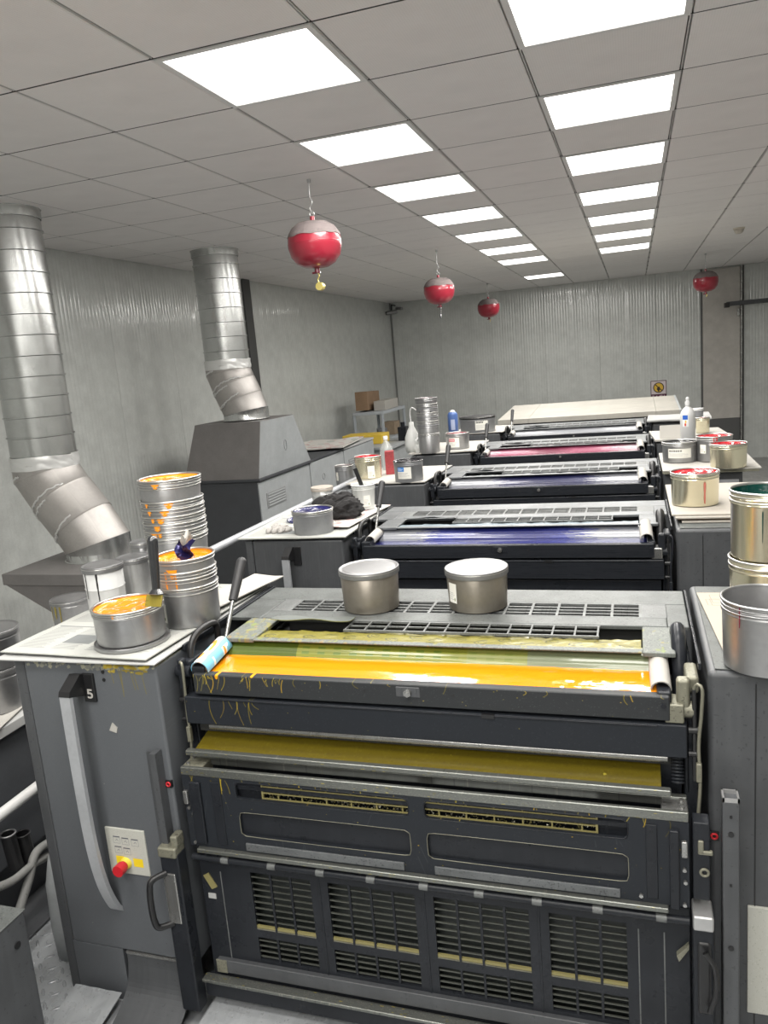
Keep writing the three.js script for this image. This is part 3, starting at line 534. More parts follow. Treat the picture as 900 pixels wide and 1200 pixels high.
  part('grip_wedge', [extrudeXY(new THREE.Shape([new THREE.Vector2(0.06, y(-1.345)), new THREE.Vector2(0.086, y(-1.315)), new THREE.Vector2(0.086, y(-1.325)), new THREE.Vector2(0.065, y(-1.36))]), -1.628, -1.612)], M.steelDirty, u);
  return u;
}
const STEEL = [150, 152, 158];
printingUnit(0, { label: 'dark grey printing unit with a fountain full of glossy orange ink', ink: M.orangeInk, roller: U1M.roller, film: U1M.film });
printingUnit(1, { label: 'printing unit with bright blue striped ink roller behind the orange ink unit', ink: phys(lin(0.02, 0.024, 0.14), 0.2, 0, { clearcoat: 1 }), roller: inkedRoller(STEEL, [[[62, 68, 138], 0.2, 0.78], [[34, 38, 104], 0.34, 0.68]]), film: std(lin(0.34, 0.42, 0.47), 0.4, 0, { map: T.dust }) });
printingUnit(2, { label: 'printing unit with dark navy ink on the roller, next after the bright blue one', ink: phys(lin(0.04, 0.042, 0.08), 0.2, 0, { clearcoat: 1 }), roller: inkedRoller(STEEL, [[[52, 54, 92], 0.27, 0.78], [[32, 34, 76], 0.34, 0.62]]), film: std(lin(0.4, 0.42, 0.44), 0.4, 0, { map: T.dust }) });
printingUnit(3, { label: 'printing unit with pink magenta ink on the roller', ink: phys(lin(0.3, 0.12, 0.17), 0.2, 0, { clearcoat: 1 }), roller: inkedRoller([168, 140, 150], [[[166, 84, 112], 0.04, 0.86], [[122, 42, 70], 0.3, 0.52]]), film: std(lin(0.48, 0.36, 0.4), 0.4, 0, { map: T.dust }) });
printingUnit(4, { label: 'clean silver topped printing unit beside the long beige hood', ink: phys(lin(0.4, 0.4, 0.41), 0.25, 0, { clearcoat: 1 }), roller: inkedRoller(STEEL, []), film: std(lin(0.42, 0.43, 0.44), 0.4, 0, { map: T.dust }) });

// ------------------------------------------------------------------ side cabinets
const font = await new FontLoader().loadAsync('fonts/droid/droid_sans_bold.typeface.json');
function extrudeYZ(pts, x0, x1) { const g = new THREE.ExtrudeGeometry(new THREE.Shape(pts.map(p => new THREE.Vector2(p[0], p[1]))), { depth: x1 - x0, bevelEnabled: false }); g.rotateY(-Math.PI / 2); g.translate(x1, 0, 0); return g; }
function ribbonYZ(line, th) {           // closed outline of a bar of even thickness along a [z, y] line
  const a = [], b = []; line.forEach((p, i) => { const q = line[Math.min(i + 1, line.length - 1)], r = line[Math.max(i - 1, 0)]; let dz = q[0] - r[0], dy = q[1] - r[1]; const l = Math.hypot(dz, dy); dz /= l; dy /= l; a.push([p[0] - dy * th / 2, p[1] + dz * th / 2]); b.unshift([p[0] + dy * th / 2, p[1] - dz * th / 2]); }); return [...a, ...b];
}
const smooth = (pts, n) => new THREE.SplineCurve(pts.map(p => new THREE.Vector2(...p))).getPoints(n).map(p => [p.x, p.y]);
const cabStain = tinted(canvasTex(512, 1024, (x, w, h) => {
  x.fillStyle = rgb(90, 93, 97); x.fillRect(0, 0, w, h); grain(x, w, h, 9000, [rgb(85, 88, 92), rgb(95, 98, 102)], 3);
  splats(x, w, 18, 90, [rgb(150, 148, 128), rgb(136, 136, 122), rgb(120, 120, 112)], 3, 12);
  for (let i = 0; i < 26; i++) { x.fillStyle = yel[i % 3]; x.beginPath(); x.ellipse(rr(300, 470), rr(4, 26), rr(4, 16), rr(2, 6), 0, 0, 7); x.fill(); }
  for (let i = 0; i < 6; i++) { x.strokeStyle = rgb(120, 106, 48, 0.8); x.lineWidth = 2.5; const a = rr(310, 460); x.beginPath(); x.moveTo(a, 15); x.lineTo(a + rr(-4, 14), rr(40, 96)); x.stroke(); }
  splats(x, w, h, 8, [rgb(160, 160, 150), rgb(60, 62, 64)], 1, 3);
}), 0.45);
const ctrlTex = (mini) => canvasTex(256, 280, (x, w, h) => {
  x.fillStyle = rgb(186, 186, 178); x.fillRect(0, 0, w, h); grain(x, w, h, 900, [rgb(172, 172, 162), rgb(198, 198, 192), rgb(160, 162, 150)], 3);
  const key = (a, b) => { x.fillStyle = rgb(70, 72, 82); x.fillRect(a, b, 44, 6); x.strokeStyle = rgb(130, 132, 140); x.lineWidth = 2; x.strokeRect(a, b + 6, 44, 36); x.strokeStyle = rgb(90, 92, 110); x.beginPath(); x.moveTo(a + 14, b + 28); x.lineTo(a + 24, b + 18); x.lineTo(a + 32, b + 30); x.stroke(); };
  if (!mini) { for (const [a, b] of [[48, 50], [104, 54], [166, 56], [50, 112], [106, 116]]) key(a, b); x.fillStyle = rgb(238, 208, 40); x.fillRect(48, 172, 52, 52); x.fillRect(160, 176, 62, 52); }
  else { for (const [a, b] of [[120, 40], [120, 104], [120, 140], [120, 176]]) key(a, b); x.fillStyle = rgb(238, 206, 60); x.fillRect(104, 108, 20, 22); x.fillRect(110, 236, 110, 24); }
});
function leftCabinet(n, label) {
  const t = thing('side_cabinet', label, 'cabinet', V(-1.405, PLAT, -1.95));
  const fm = n === 0 ? cabStain : M.cab;
  const front = rbox(-1.602, -1.181, y(-1.58), y(-0.708), -1.6, -2.28, 0.008, 2);
  planarUV(front, 'x', 'y', -1.602, y(-1.72), 0.43, 1.015);
  part('body', front, fm, t, { keepUV: true });
  part('corner_column', rbox(-1.64, -1.605, PLAT, y(-0.708), -1.604, -2.28, 0.006), M.cab, t);
  if (n < 2) {
    const ln = smooth([[-1.538, y(-0.772)], [-1.536, y(-1.0)], [-1.54, y(-1.2)], [-1.556, y(-1.33)], [-1.585, y(-1.42)], [-1.604, y(-1.445)]], 40);
    part('handle_bar', extrudeYZ(ribbonYZ(ln, 0.012), -1.437, -1.405), M.handle, t);
    const br = part('handle_bracket', [extrudeYZ([[-1.6, y(-0.738)], [-1.582, y(-0.732)], [-1.535, y(-0.762)], [-1.53, y(-0.775)], [-1.545, y(-0.78)], [-1.6, y(-0.80)]], -1.438, -1.404), rbox(-1.412, -1.375, y(-0.815), y(-0.735), -1.592, -1.602, 0.003)], M.black, t);
    if (n === 0) part('number', new TextGeometry('5', { font, size: 0.026, depth: 0.001, curveSegments: 4 }).translate(-1.4, y(-0.803), -1.592), M.paper, br);
  }
  if (n) { t.position.z -= PITCH * n; return t; }
  part('lower_body', planarUV(rbox(-1.602, -1.43, PLAT, y(-1.578), -1.6, -2.28, 0.001), 'x', 'y', -1.602, y(-1.72), 0.43, 1.015), cabStain, t, { keepUV: true });
  part('screw_hole', [cylZ(-1.345, y(-0.73), -1.598, -1.602, 0.005, 8), cylZ(-1.345, y(-0.752), -1.598, -1.602, 0.005, 8)], M.black, t);
  const cp = part('control_plate', planarUV(rbox(-1.42, -1.293, y(-1.324), y(-1.186), -1.596, -1.602, 0.002), 'x', 'y', -1.42, y(-1.324), 0.127, 0.138), tinted(ctrlTex(false), 0.5), t, { keepUV: true });
  part('stop_button', [cylZ(-1.365, y(-1.29), -1.556, -1.578, 0.0165, 20), cylZ(-1.365, y(-1.29), -1.578, -1.584, 0.0135, 20)], M.redPlastic, cp, { label: 'red stop button' });
  part('button_collar', cylZ(-1.365, y(-1.29), -1.584, -1.598, 0.0145, 20, 0.018), M.yellowPlate, cp);
  part('paper_scrap', extrudeXY(new THREE.Shape([[0, 0], [0.012, 0.022], [0.026, 0.008], [0.022, -0.006]].map(p => new THREE.Vector2(-1.352 + p[0], y(-0.895) + p[1]))), -1.6, -1.597), M.paper, t);
  const post = part('door_stop', [extrudeXY(rectPath(THREE.Shape, -1.243, -1.214, y(-1.35), y(-0.945)), -1.6, -1.592), extrudeXY(rectPath(THREE.Shape, -1.218, -1.2, y(-1.2), y(-0.938)), -1.6, -1.57)], M.cab, t);
  for (const h of [-0.985, -1.03, -1.08]) part('post_hole', cylZ(-1.228, y(h), -1.59, -1.594, 0.0045, 8), M.black, post);
  part('signal_button', [new THREE.TorusGeometry(0.0055, 0.0022, 8, 16).translate(-1.191, y(-1.036), -1.595)], M.redPlastic, t);
  part('button_socket', box(-1.2, -1.182, y(-1.046), y(-1.026), -1.596, -1.604), M.black, t);
  // hollow kick plate below
  const kl = smooth([[-1.602, y(-1.585)], [-1.60, y(-1.63)], [-1.575, y(-1.69)], [-1.49, y(-1.735)], [-1.36, y(-1.747)], [-1.25, y(-1.748)]], 30);
  part('kick_plate', extrudeYZ(ribbonYZ(kl, 0.004), -1.418, -1.216), M.cab, t);
  part('kick_edge', rbox(-1.418, -1.216, y(-1.587), y(-1.58), -1.597, -1.604, 0.001), M.steel, t);
  return t;
}
leftCabinet(0, 'grey side cabinet with long curved pale handle, control plate and red stop button');
leftCabinet(1, 'grey side cabinet with pale handle under the blue ink can and black rag');
leftCabinet(2, 'grey side cabinet under the red rimmed gold can and the blue labelled can');
leftCabinet(3, 'grey side cabinet under the tall silver stack of nested cans');
leftCabinet(4, 'grey side cabinet under the black lidded grey can');
function rightCabinet(n, label) {
  const t = thing('side_cabinet', label, 'cabinet', V(0.38, PLAT, -2.0));
  const x1 = n === 2 ? 0.53 : 0.6;
  part('body', rbox(0.135, x1, PLAT, y(-0.706), -1.7, -2.34, 0.014, 2), M.cab, t);
  part('worn_top', rbox(0.15, x1 - 0.015, y(-0.7055), y(-0.703), -1.712, -2.32, 0.001), M.top, t);
  part('seam', rbox(0.228, 0.231, PLAT + 0.05, y(-0.73), -1.6985, -1.702, 0.0005), M.black, t);
  if (n === 2) part('side_door', rbox(0.4, 0.51, PLAT + 0.1, y(-0.75), -1.692, -1.702, 0.003), M.handle, t);
  if (n) { t.position.z -= PITCH * n; return t; }
  part('control_plate', planarUV(rbox(0.214, 0.37, y(-1.537), y(-1.26), -1.694, -1.702, 0.002), 'x', 'y', 0.214, y(-1.537), 0.156, 0.277), tinted(ctrlTex(true), 0.5), t, { keepUV: true });
  const post = part('door_stop', [rbox(0.154, 0.187, PLAT, y(-0.952), -1.6, -1.64, 0.003)], M.cab, t);
  part('post_edge', [box(0.154, 0.187, y(-0.952), y(-0.944), -1.6, -1.604), box(0.154, 0.158, y(-0.952), y(-0.944), -1.6, -1.64), box(0.183, 0.187, y(-0.952), y(-0.944), -1.6, -1.64), box(0.154, 0.187, y(-0.952), y(-0.944), -1.636, -1.64)], M.zinc, post);
  for (const h of [-0.985, -1.025, -1.145, -1.297]) part('post_hole', cylZ(0.17, y(h), -1.598, -1.602, h === -0.985 || h === -1.145 ? 0.003 : 0.006, 10), M.black, post);
  part('signal_button', [new THREE.TorusGeometry(0.006, 0.0025, 8, 16).translate(0.146, y(-1.095), -1.696)], M.redPlastic, t);
  part('button_socket', box(0.137, 0.156, y(-1.106), y(-1.084), -1.697, -1.702), M.black, t);
  return t;
}
rightCabinet(0, 'grey side cabinet with tall slotted post and white key panel');
rightCabinet(1, 'grey side cabinet under a stack of white boards and one gold can of red ink');
rightCabinet(2, 'grey side cabinet with pale side door under the overhanging boards');
rightCabinet(3, 'grey side cabinet under the white squeeze bottle');
rightCabinet(4, 'grey side cabinet beside the beige hood under a stack of papers');

// ------------------------------------------------------------------ papers and boards on the cabinets
const newsTex = canvasTex(512, 700, (x, w, h) => {
  x.fillStyle = rgb(172, 173, 168); x.fillRect(0, 0, w, h); grain(x, w, h, 3000, [rgb(164, 165, 160), rgb(180, 181, 177)], 3);
  for (let c = 0; c < 4; c++) for (let r = 0; r < 3; r++) { const a = 26 + c * 120, b = 30 + r * 225; for (let k = 0; k < 20; k++) { x.fillStyle = rgb(112, 114, 114, 0.75); x.fillRect(a, b + k * 9, rr(70, 100), 3); } if ((c + r) % 3 === 0) { x.fillStyle = rgb(104, 106, 108, 0.8); x.fillRect(a, b + 60, 100, 70); } }
  x.fillStyle = rgb(110, 112, 114); for (const b of [250, 470]) x.fillRect(20, b, w - 40, 6);
});
const planTex = canvasTex(512, 700, (x, w, h) => {
  x.fillStyle = rgb(172, 163, 150); x.fillRect(0, 0, w, h); x.strokeStyle = rgb(130, 122, 114); x.lineWidth = 2;
  for (let i = 0; i < 14; i++) x.strokeRect(rr(20, 300), rr(20, 560), rr(40, 160), rr(20, 110)); for (let i = 0; i < 60; i++) { x.fillStyle = rgb(150, 146, 140, 0.7); x.fillRect(rr(20, 440), rr(20, 660), rr(6, 30), 3); }
  x.fillStyle = rgb(172, 138, 104); x.fillRect(120, 60, 90, 240);
});
const pinkTex = canvasTex(512, 512, (x, w, h) => {
  x.fillStyle = rgb(200, 197, 192); x.fillRect(0, 0, w, h); splats(x, w, h, 60, [rgb(180, 130, 130, 0.6), rgb(166, 104, 110, 0.5), rgb(164, 170, 164, 0.7), rgb(196, 176, 170, 0.8)], 10, 46);
});
const M2 = { news: tinted(newsTex, 0.85), plan: tinted(planTex, 0.85), pink: tinted(pinkTex, 0.85) };
// a paper sheet: corners as fractions turned about its middle, gently curled at the edges
function paper(name, label, cat, cx, cz, w, d, turn, h, m, curl = 0.006, th = 0.003, group) {
  const g = sheet(-w / 2, w / 2, d / 2, -d / 2, 14, 14, (a, b) => { const e = Math.max(Math.abs(a - 0.5), Math.abs(b - 0.5)) * 2; return curl * Math.max(0, e - 0.75) * 3 * (0.4 + 0.6 * vn(a * 3 + cx * 9, b * 3)) + 0.001 * vn(a * 6, b * 6); }, th);
  planarUV(g, 'x', 'z', -w / 2, d / 2, w, -d);
  g.rotateY(turn).translate(cx, h + th, cz);
  return solo(name, label, cat, g, m, V(cx, h, cz), group, { keepUV: true });
}
const TOP = y(-0.703);
paper('newspaper', 'white newsprint sheet lying lowest on the first cabinet with its edge overhanging', 'paper', -1.43, -1.93, 0.5, 0.7, 0.02, TOP + 0.0005, M.paperCool, 0.003, 0.003);
paper('newspaper', 'printed newspaper sheet under the orange ink can', 'paper', -1.432, -1.93, 0.48, 0.66, -0.03, TOP + 0.0105, M2.news, 0.002, 0.003);
paper('scrap_paper', 'white paper sheets fanned beside the lever grip', 'paper', -1.235, -2.16, 0.12, 0.34, -0.16, TOP + 0.018, M.paper, 0.012, 0.003);
paper('scrap_paper', 'plain proof sheet lying under the blue ink can', 'paper', -1.42, -1.93 - PITCH, 0.5, 0.68, 0.02, TOP + 0.0005, M2.news, 0.0075, 0.005);
paper('scrap_paper', 'smaller white paper with pink spots beneath the black rag', 'paper', -1.3, -2.0 - PITCH, 0.24, 0.5, -0.08, TOP + 0.014, M2.pink, 0.006, 0.003);
paper('scrap_paper', 'white sheet under the gold can and the blue labelled can', 'paper', -1.42, -1.95 - 2 * PITCH, 0.5, 0.66, -0.03, TOP + 0.0005, M.paper, 0.006, 0.006);
paper('scrap_paper', 'white sheet under the tall stack of nested silver cans', 'paper', -1.41, -1.95 - 3 * PITCH, 0.52, 0.68, 0.03, TOP + 0.0005, M.paper, 0.01, 0.008);
paper('scrap_paper', 'white sheet under the black lidded grey can', 'paper', -1.4, -1.93 - 4 * PITCH, 0.5, 0.66, 0.0, TOP + 0.0005, M.paper, 0.008, 0.006);
paper('printed_sheet', 'beige printed job sheet beneath the silver and gold can group', 'paper', 0.345, -1.99, 0.36, 0.52, 0.06, TOP + 0.0005, M2.plan, 0.004, 0.003);
const bq = [onY(788, 598, TOP), onY(790, 650, TOP)];
for (let k = 0; k < 4; k++) solo('board_sheet', ['lowest board', 'second lowest board', 'second highest board', 'cream board on top'][k] + ' of the stack under the single gold can', 'paper board', rbox(0.125 + 0.012 * (3 - k), 0.6, TOP + 0.001 + k * 0.008, TOP + 0.0085 + k * 0.008, -1.79 - PITCH - 0.02 * (k % 2), -2.5 - PITCH, 0.002), k === 3 ? M.board : (k % 2 ? M.cardboard : M.board), V(0.36, TOP + k * 0.008, -2.1 - PITCH), 'boards under the gold can');
for (let k = 0; k < 3; k++) solo('board_sheet', ['lowest wide board', 'middle wide board', 'white wide board on top'][k] + ' of the overhanging stack under three ink cans', 'paper board', rbox(0.13, 0.6 + (k === 2 ? 0.01 : 0), TOP + 0.001 + k * 0.007, TOP + 0.0075 + k * 0.007, -1.63 - 2 * PITCH, -2.35 - 2 * PITCH, 0.002), k === 2 ? M.paper : M.steelDirty, V(0.36, TOP + k * 0.007, -2 - 2 * PITCH), 'boards under three cans');
paper('paper_stack', 'loose cream sheets under the white squeeze bottle', 'paper', 0.36, -2.0 - 3 * PITCH, 0.5, 0.62, 0.05, TOP + 0.0005, M.paper, 0.012, 0.012);
paper('paper_stack', 'loose curled sheets on the cabinet beside the beige hood', 'paper', 0.36, -1.95 - 4 * PITCH, 0.52, 0.6, -0.04, TOP + 0.0005, M.paperCool, 0.03, 0.012);
const T2 = TOP + 0.0145, TR1 = TOP + 0.034, TR2 = TOP + 0.023;

// ------------------------------------------------------------------ cans
function labelTex(kind) {
  return canvasTex(256, 160, (x, w, h) => {
    x.fillStyle = rgb(226, 224, 216); x.fillRect(0, 0, w, h);
    if (kind === 'blue') { x.fillStyle = rgb(70, 130, 200); x.fillRect(0, 0, 130, 60); x.fillStyle = rgb(225, 232, 245); for (let i = 0; i < 3; i++) x.fillRect(10, 14 + i * 13, rr(60, 105), 4); }
    if (kind === 'red') { x.fillStyle = rgb(196, 96, 104); x.fillRect(0, 14, 150, 50); x.fillStyle = rgb(235, 215, 215); for (let i = 0; i < 6; i++) x.fillRect(10 + i * 22, 24, 10, 28); }
    if (kind === 'dark') { x.fillStyle = rgb(40, 42, 46); for (let i = 0; i < 6; i++) { x.fillRect(14 + i * 24, 24, 18, 26); x.fillStyle = rgb(40, 42, 46); } x.fillStyle = rgb(226, 224, 216); for (let i = 0; i < 6; i++) x.fillRect(18 + i * 24, 34, 10, 4); x.strokeStyle = rgb(120, 120, 120); x.strokeRect(4, 4, w - 8, h - 8); }
    x.fillStyle = rgb(140, 142, 144); for (let i = 0; i < 5; i++) x.fillRect(14, 78 + i * 13, rr(80, 210), 3);
    if (kind === 'green') { x.fillStyle = rgb(110, 130, 70); x.beginPath(); x.arc(200, 130, 14, 0, 7); x.fill(); }
  });
}
const LBL = { blue: tinted(labelTex('blue'), 0.6), red: tinted(labelTex('red'), 0.6), dark: tinted(labelTex('dark'), 0.6), green: tinted(labelTex('green'), 0.6) };
function bent(r, a0, a1, y0, y1, th = 0.0008) {   // a sticker wrapped on a can
  const n = 10, pos = [], uv = [], idx = [];
  for (let i = 0; i <= n; i++) { const a = a0 + (a1 - a0) * i / n; for (const [yy, v] of [[y0, 0], [y1, 1]]) { pos.push(Math.sin(a) * (r + th), yy, Math.cos(a) * (r + th)); uv.push(i / n, v); } }
  for (let i = 0; i < n; i++) { const k = 2 * i; idx.push(k, k + 2, k + 3, k, k + 3, k + 1); }
  const g = new THREE.BufferGeometry(); g.setAttribute('position', new THREE.Float32BufferAttribute(pos, 3)); g.setAttribute('uv', new THREE.Float32BufferAttribute(uv, 2)); g.setIndex(idx); g.computeVertexNormals(); return g;
}
function smearOn(r, a, y0, y1, w) {               // a run of ink stuck to the wall of a can
  const pos = [], idx = [], n = 8; for (let i = 0; i <= n; i++) { const t = i / n, yy = y1 + (y0 - y1) * t, hw = w * (0.35 + 0.65 * vn(a * 20 + i * 0.8, i * 1.3)) * (1 - 0.6 * t * t); for (const s of [-1, 0, 1]) { const b = a + s * hw / r; pos.push(Math.sin(b) * (r + (s ? 0.0004 : 0.002)), yy, Math.cos(b) * (r + (s ? 0.0004 : 0.002))); } }
  for (let i = 0; i < n; i++) for (let k = 0; k < 2; k++) { const q = 3 * i + k; idx.push(q, q + 3, q + 1, q + 1, q + 3, q + 4); }
  const g = new THREE.BufferGeometry(); g.setAttribute('position', new THREE.Float32BufferAttribute(pos, 3)); g.setIndex(idx); g.computeVertexNormals(); return g;
}
function can(label, p, r, h, o = {}) {
  const t = thing(o.name || 'ink_can', label, o.category || 'can', p, o.group);
  const add = (n, g, m, keep) => part(n, g.translate(p.x, p.y, p.z), m, t, { keepUV: keep });
  const rb = r * (o.taper ?? 0.965), lv = Math.min(o.level ?? h * 0.82, h - 0.012), bodyM = o.mat || M.silverCan;
  const rAt = yy => rb + (r - rb) * yy / h, out = [[0.0005, 0.002], [rb - 0.006, 0.002], [rb - 0.004, 0], [rb, 0.003]];
  const beads = o.beads ?? [0.9, 0.82]; const bl = [...beads].sort();
  for (const b of bl) out.push([rAt(b * h - 0.003), b * h - 0.003], [rAt(b * h) + 0.0022, b * h], [rAt(b * h + 0.003), b * h + 0.003]);
  out.push([r, h - 0.003]);
  if (!o.lid) out.push([r - 0.0008, h - 0.001], [r - 0.0015, h - 0.004], [rAt(lv) - 0.0015, lv], [0.0005, lv]);
  else out.push([r - 0.002, h]);
  const bg = lathe(out, 48); const cg = toCreasedNormals(bg, 0.7); add('body', cg, bodyM);
  add('rim', lathe([[r - 0.002, h - 0.004], [r + 0.0032, h - 0.0035], [r + 0.004, h - 0.0005], [r + 0.001, h + 0.0018], [r - 0.0025, h], [r - 0.002, h - 0.004]], 48), o.rimMat || M.rim);
  for (const b of (o.rings ?? [])) add('band', lathe([[rAt(b * h) - 0.001, b * h - 0.002], [rAt(b * h) + 0.0028, b * h - 0.001], [rAt(b * h) + 0.0028, b * h + 0.001], [rAt(b * h) - 0.001, b * h + 0.002]], 48), o.rimMat || M.rim);
  if (o.lid) add('lid', lathe([[r + 0.0028, h - 0.014], [r + 0.0036, h - 0.013], [r + 0.0036, h + 0.003], [r + 0.001, h + 0.005], [r - 0.003, h + 0.002], [r * 0.87, h + 0.001], [r * 0.85, h + 0.004], [0.0005, h + 0.0045]], 48), o.lidMat || M.lidGrey);
  if (o.ink) {
    const ri = rAt(lv) - 0.0035, prof = []; for (let i = 0; i <= 14; i++) prof.push([Math.max(0.0005, ri * (1 - i / 14)), 0]); const g = lathe(prof, 36); const q = g.attributes.position;
    for (let i = 0; i < q.count; i++) { const rad = Math.hypot(q.getX(i), q.getZ(i)) / ri; q.setY(i, lv + 0.0015 + (o.rough ?? 0.006) * Math.max(0, vn(q.getX(i) * 60 + p.x * 9, q.getZ(i) * 60) - 0.35) * Math.min(1, 1.2 - rad * 0.4) + (rad > 0.93 ? (o.climb ?? 0.004) : 0)); }
    g.computeVertexNormals(); add('ink', g, o.ink);
    if (o.coat) { const cg2 = lathe([[rAt(lv) - 0.0042, lv], [rAt((lv + h) / 2) - 0.004, (lv + h) / 2], [r - 0.0042, h - 0.004]], 40); add('ink_coat', cg2, o.ink); }
  }
  if (o.label) { const [a0, a1, y0, y1, k] = o.label; add('label', bent(rAt((y0 + y1) / 2 * h) + 0.0006, a0, a1, y0 * h, y1 * h), LBL[k], true); }
  for (const [a, y0, y1, w, m] of (o.smears ?? [])) add('ink_smear', smearOn(rAt(y1 * h) + 0.0005, a, y0 * h, y1 * h, w), m);
  return t;
}
// base position from the foot of a can seen in the photograph, standing on height Y
function canAt(label, px, pyFoot, wpx, pyTop, Y, o = {}) {
  const q = onY(px, pyFoot, Y), d = V(q.x, 0, q.z).normalize(); let r = wpx / 2 * depthOf(q) / F; const c = q.clone().addScaledVector(d, r); r = wpx / 2 * depthOf(c) / F * 0.985;
  c.copy(q).addScaledVector(d, r); c.y = Y; const rt = ray(px, pyTop), s = (c.x * d.x + c.z * d.z) / (rt.x * d.x + rt.z * d.z), h = C + rt.y * s - Y;
  if (o.log) console.log(label, c.toArray().map(v => v.toFixed(3)).join(' '), 'r', r.toFixed(3), 'h', h.toFixed(3));
  const t = can(label, c, r, h, o); canHeights.set(t, h); return t;
}
const canHeights = new Map();
// face angle of a point on a can that turns toward the camera
const toCam = p => Math.atan2(-p.x, -p.z);
const OR = M.orangeDull;
// on the orange unit
canAt('lidded bare silver can on the grille of the orange unit, no sticker', 437, 721.5, 69, 665, y(-0.70), { name: 'lidded_can', mat: M.champCan, lid: true, taper: 0.95, beads: [] });
canAt('lidded silver can with a narrow white sticker on the grille of the orange unit', 561.5, 721, 72, 665, y(-0.70), { name: 'lidded_can', mat: M.champCan, lid: true, taper: 0.95, beads: [], label: [-0.95, -0.55, 0.25, 0.75, 'green'] });
// first cabinet
{
  const pc = canAt('open silver can of orange ink holding the black spatula', 157, 759, 81, 706, T2 + 0.012, { ink: M.orangeInk, coat: true, level: 0.098, rough: 0.008, rings: [0.93, 0.86], taper: 0.97, smears: [[0.2, 0.86, 1, 0.006, OR]] });
  const c = pc.position;
  solo('can_lid', 'shallow silver lid used as tray under the orange ink can', 'lid', lathe([[0.0005, 0], [0.098, 0], [0.101, 0.003], [0.101, 0.012], [0.098, 0.0125], [0.0965, 0.006], [0.094, 0.0115], [0.0005, 0.0115]], 48).translate(c.x, T2, c.z), M.silverCan, V(c.x, T2, c.z));
  const sp = thing('ink_spatula', 'black handled ink spatula standing in the orange ink can', 'spatula', onZ(184, 703, c.z + 0.02));
  const b = sp.position, tip = onZ(178.5, 634, b.z - 0.01), foot = onZ(183, 690, b.z);
  part('handle', [rod(foot, tip, 0.011, 16, 0.0145), new THREE.SphereGeometry(0.0145, 16, 12).translate(tip.x, tip.y, tip.z), rod(foot.clone().add(V(0, -0.012, 0.002)), foot, 0.02, 14, 0.011)], phys(lin(0.02, 0.021, 0.024), 0.22, 0, { clearcoat: 0.8 }), sp);
  part('blade', [rbox(-0.028, 0.022, -0.02, 0.012, -0.002, 0.002, 0.001).rotateX(-0.5).translate(b.x, b.y + 0.004, b.z + 0.008)], M.olive, sp);
  // nested group beside it
  const st = (px, py, Y, w, list, labels, extra) => { const q = onY(px, py, Y), d = V(q.x, 0, q.z).normalize(); const r = w / 2 * depthOf(q) / F * 1.05; const cc = q.clone().addScaledVector(d, r); list.forEach(([dy, h, o2], k) => can(labels[k], V(cc.x, Y + dy, cc.z), r * 1.02, h, { taper: 0.9, beads: [], rings: [0.9], level: 0.004, ...o2 })); return [cc, r]; };
  const [c2, r2] = st(227, 737, T2, 66, [[0, 0.118, { label: [-0.95, -0.35, 0.15, 0.62, 'green'], rings: [0.93, 0.84], taper: 0.96 }], [0.034, 0.112, {}], [0.053, 0.112, {}], [0.088, 0.112, { ink: M.orangeInk, coat: true, level: 0.095, smears: [[-0.15, 0.25, 0.72, 0.007, OR], [0.22, 0.2, 0.75, 0.006, OR], [0.1, 0.55, 0.78, 0.02, OR]] }]],
    ['silver can with sticker at the foot of the short orange stained stack', 'silver can second from the foot of the short orange stained stack', 'silver can third from the foot of the short orange stained stack', 'topmost can of the short orange stained stack, blue wrapper stuffed inside']);
  // wrapper in it
  const wp = V(c2.x + 0.012, T2 + 0.088 + 0.1, c2.z);
  const wr = thing('wrapper_scrap', 'crumpled dark blue wrapper stuffed in orange stained can', 'wrapper', wp);
  const cr = (w, h, ph) => sheet(-w / 2, w / 2, 0, -0.03, 8, 8, (a, b2, x, z) => [x + 0.006 * Math.sin(b2 * 7 + ph), h * b2 + 0.008 * Math.sin(a * 9 + ph), 0.012 * Math.sin(a * 6 + b2 * 5 + ph)], 0.001);
  part('foil', cr(0.055, 0.05, 0).translate(wp.x, wp.y, wp.z + 0.01), phys(lin(0.02, 0.018, 0.09), 0.25, 0.4), wr);
  part('paper', cr(0.03, 0.075, 2).rotateY(0.5).translate(wp.x - 0.005, wp.y, wp.z - 0.01), M.paper, wr);
  // tall stack behind
  const n = 7, list = [[0, 0.13, { rings: [0.92] }]], labs = ['bottom can of the tall orange rimmed stack'];
  for (let k = 1; k < n; k++) { list.push([0.065 + k * 0.0235, 0.12, { rings: k % 2 ? [0.9] : [0.92, 0.84], smears: k > 1 ? [[-0.5 + k * 0.16, 0.83, 1.0, 0.02, OR], [0.25 - k * 0.1, 0.86, 1, 0.012, OR]] : [] }]); labs.push(`nested can ${['', 'second', 'third', 'fourth', 'fifth', 'sixth', 'seventh'][k]} from the foot of the tall orange rimmed stack`); }
  list.push([0.065 + n * 0.0235 + 0.045, 0.118, { ink: M.orangeInk, coat: true, level: 0.107, rings: [0.93, 0.85, 0.78], smears: [[0.1, 0.8, 0.93, 0.02, OR]] }]); labs.push('topmost can of the tall orange rimmed stack, full of orange ink');
  const q2 = st(218, 706, T2, 67, list, labs);
}
canAt('dented white painted tin with dark runs beside the orange ink can', 128, 716, 45, 661, T2, { name: 'paint_tin', mat: M.white, lid: true, lidMat: M.lidGrey, beads: [0.5], smears: [[0.3, 0.1, 0.95, 0.004, M.blackInk], [-0.4, 0.3, 0.95, 0.003, M.blackInk]] });
canAt('small tin with pale lid between white tin and orange stack', 163, 700, 37, 652, T2, { name: 'paint_tin', mat: M.zinc, lid: true, lidMat: M.lidGrey, beads: [0.9] });
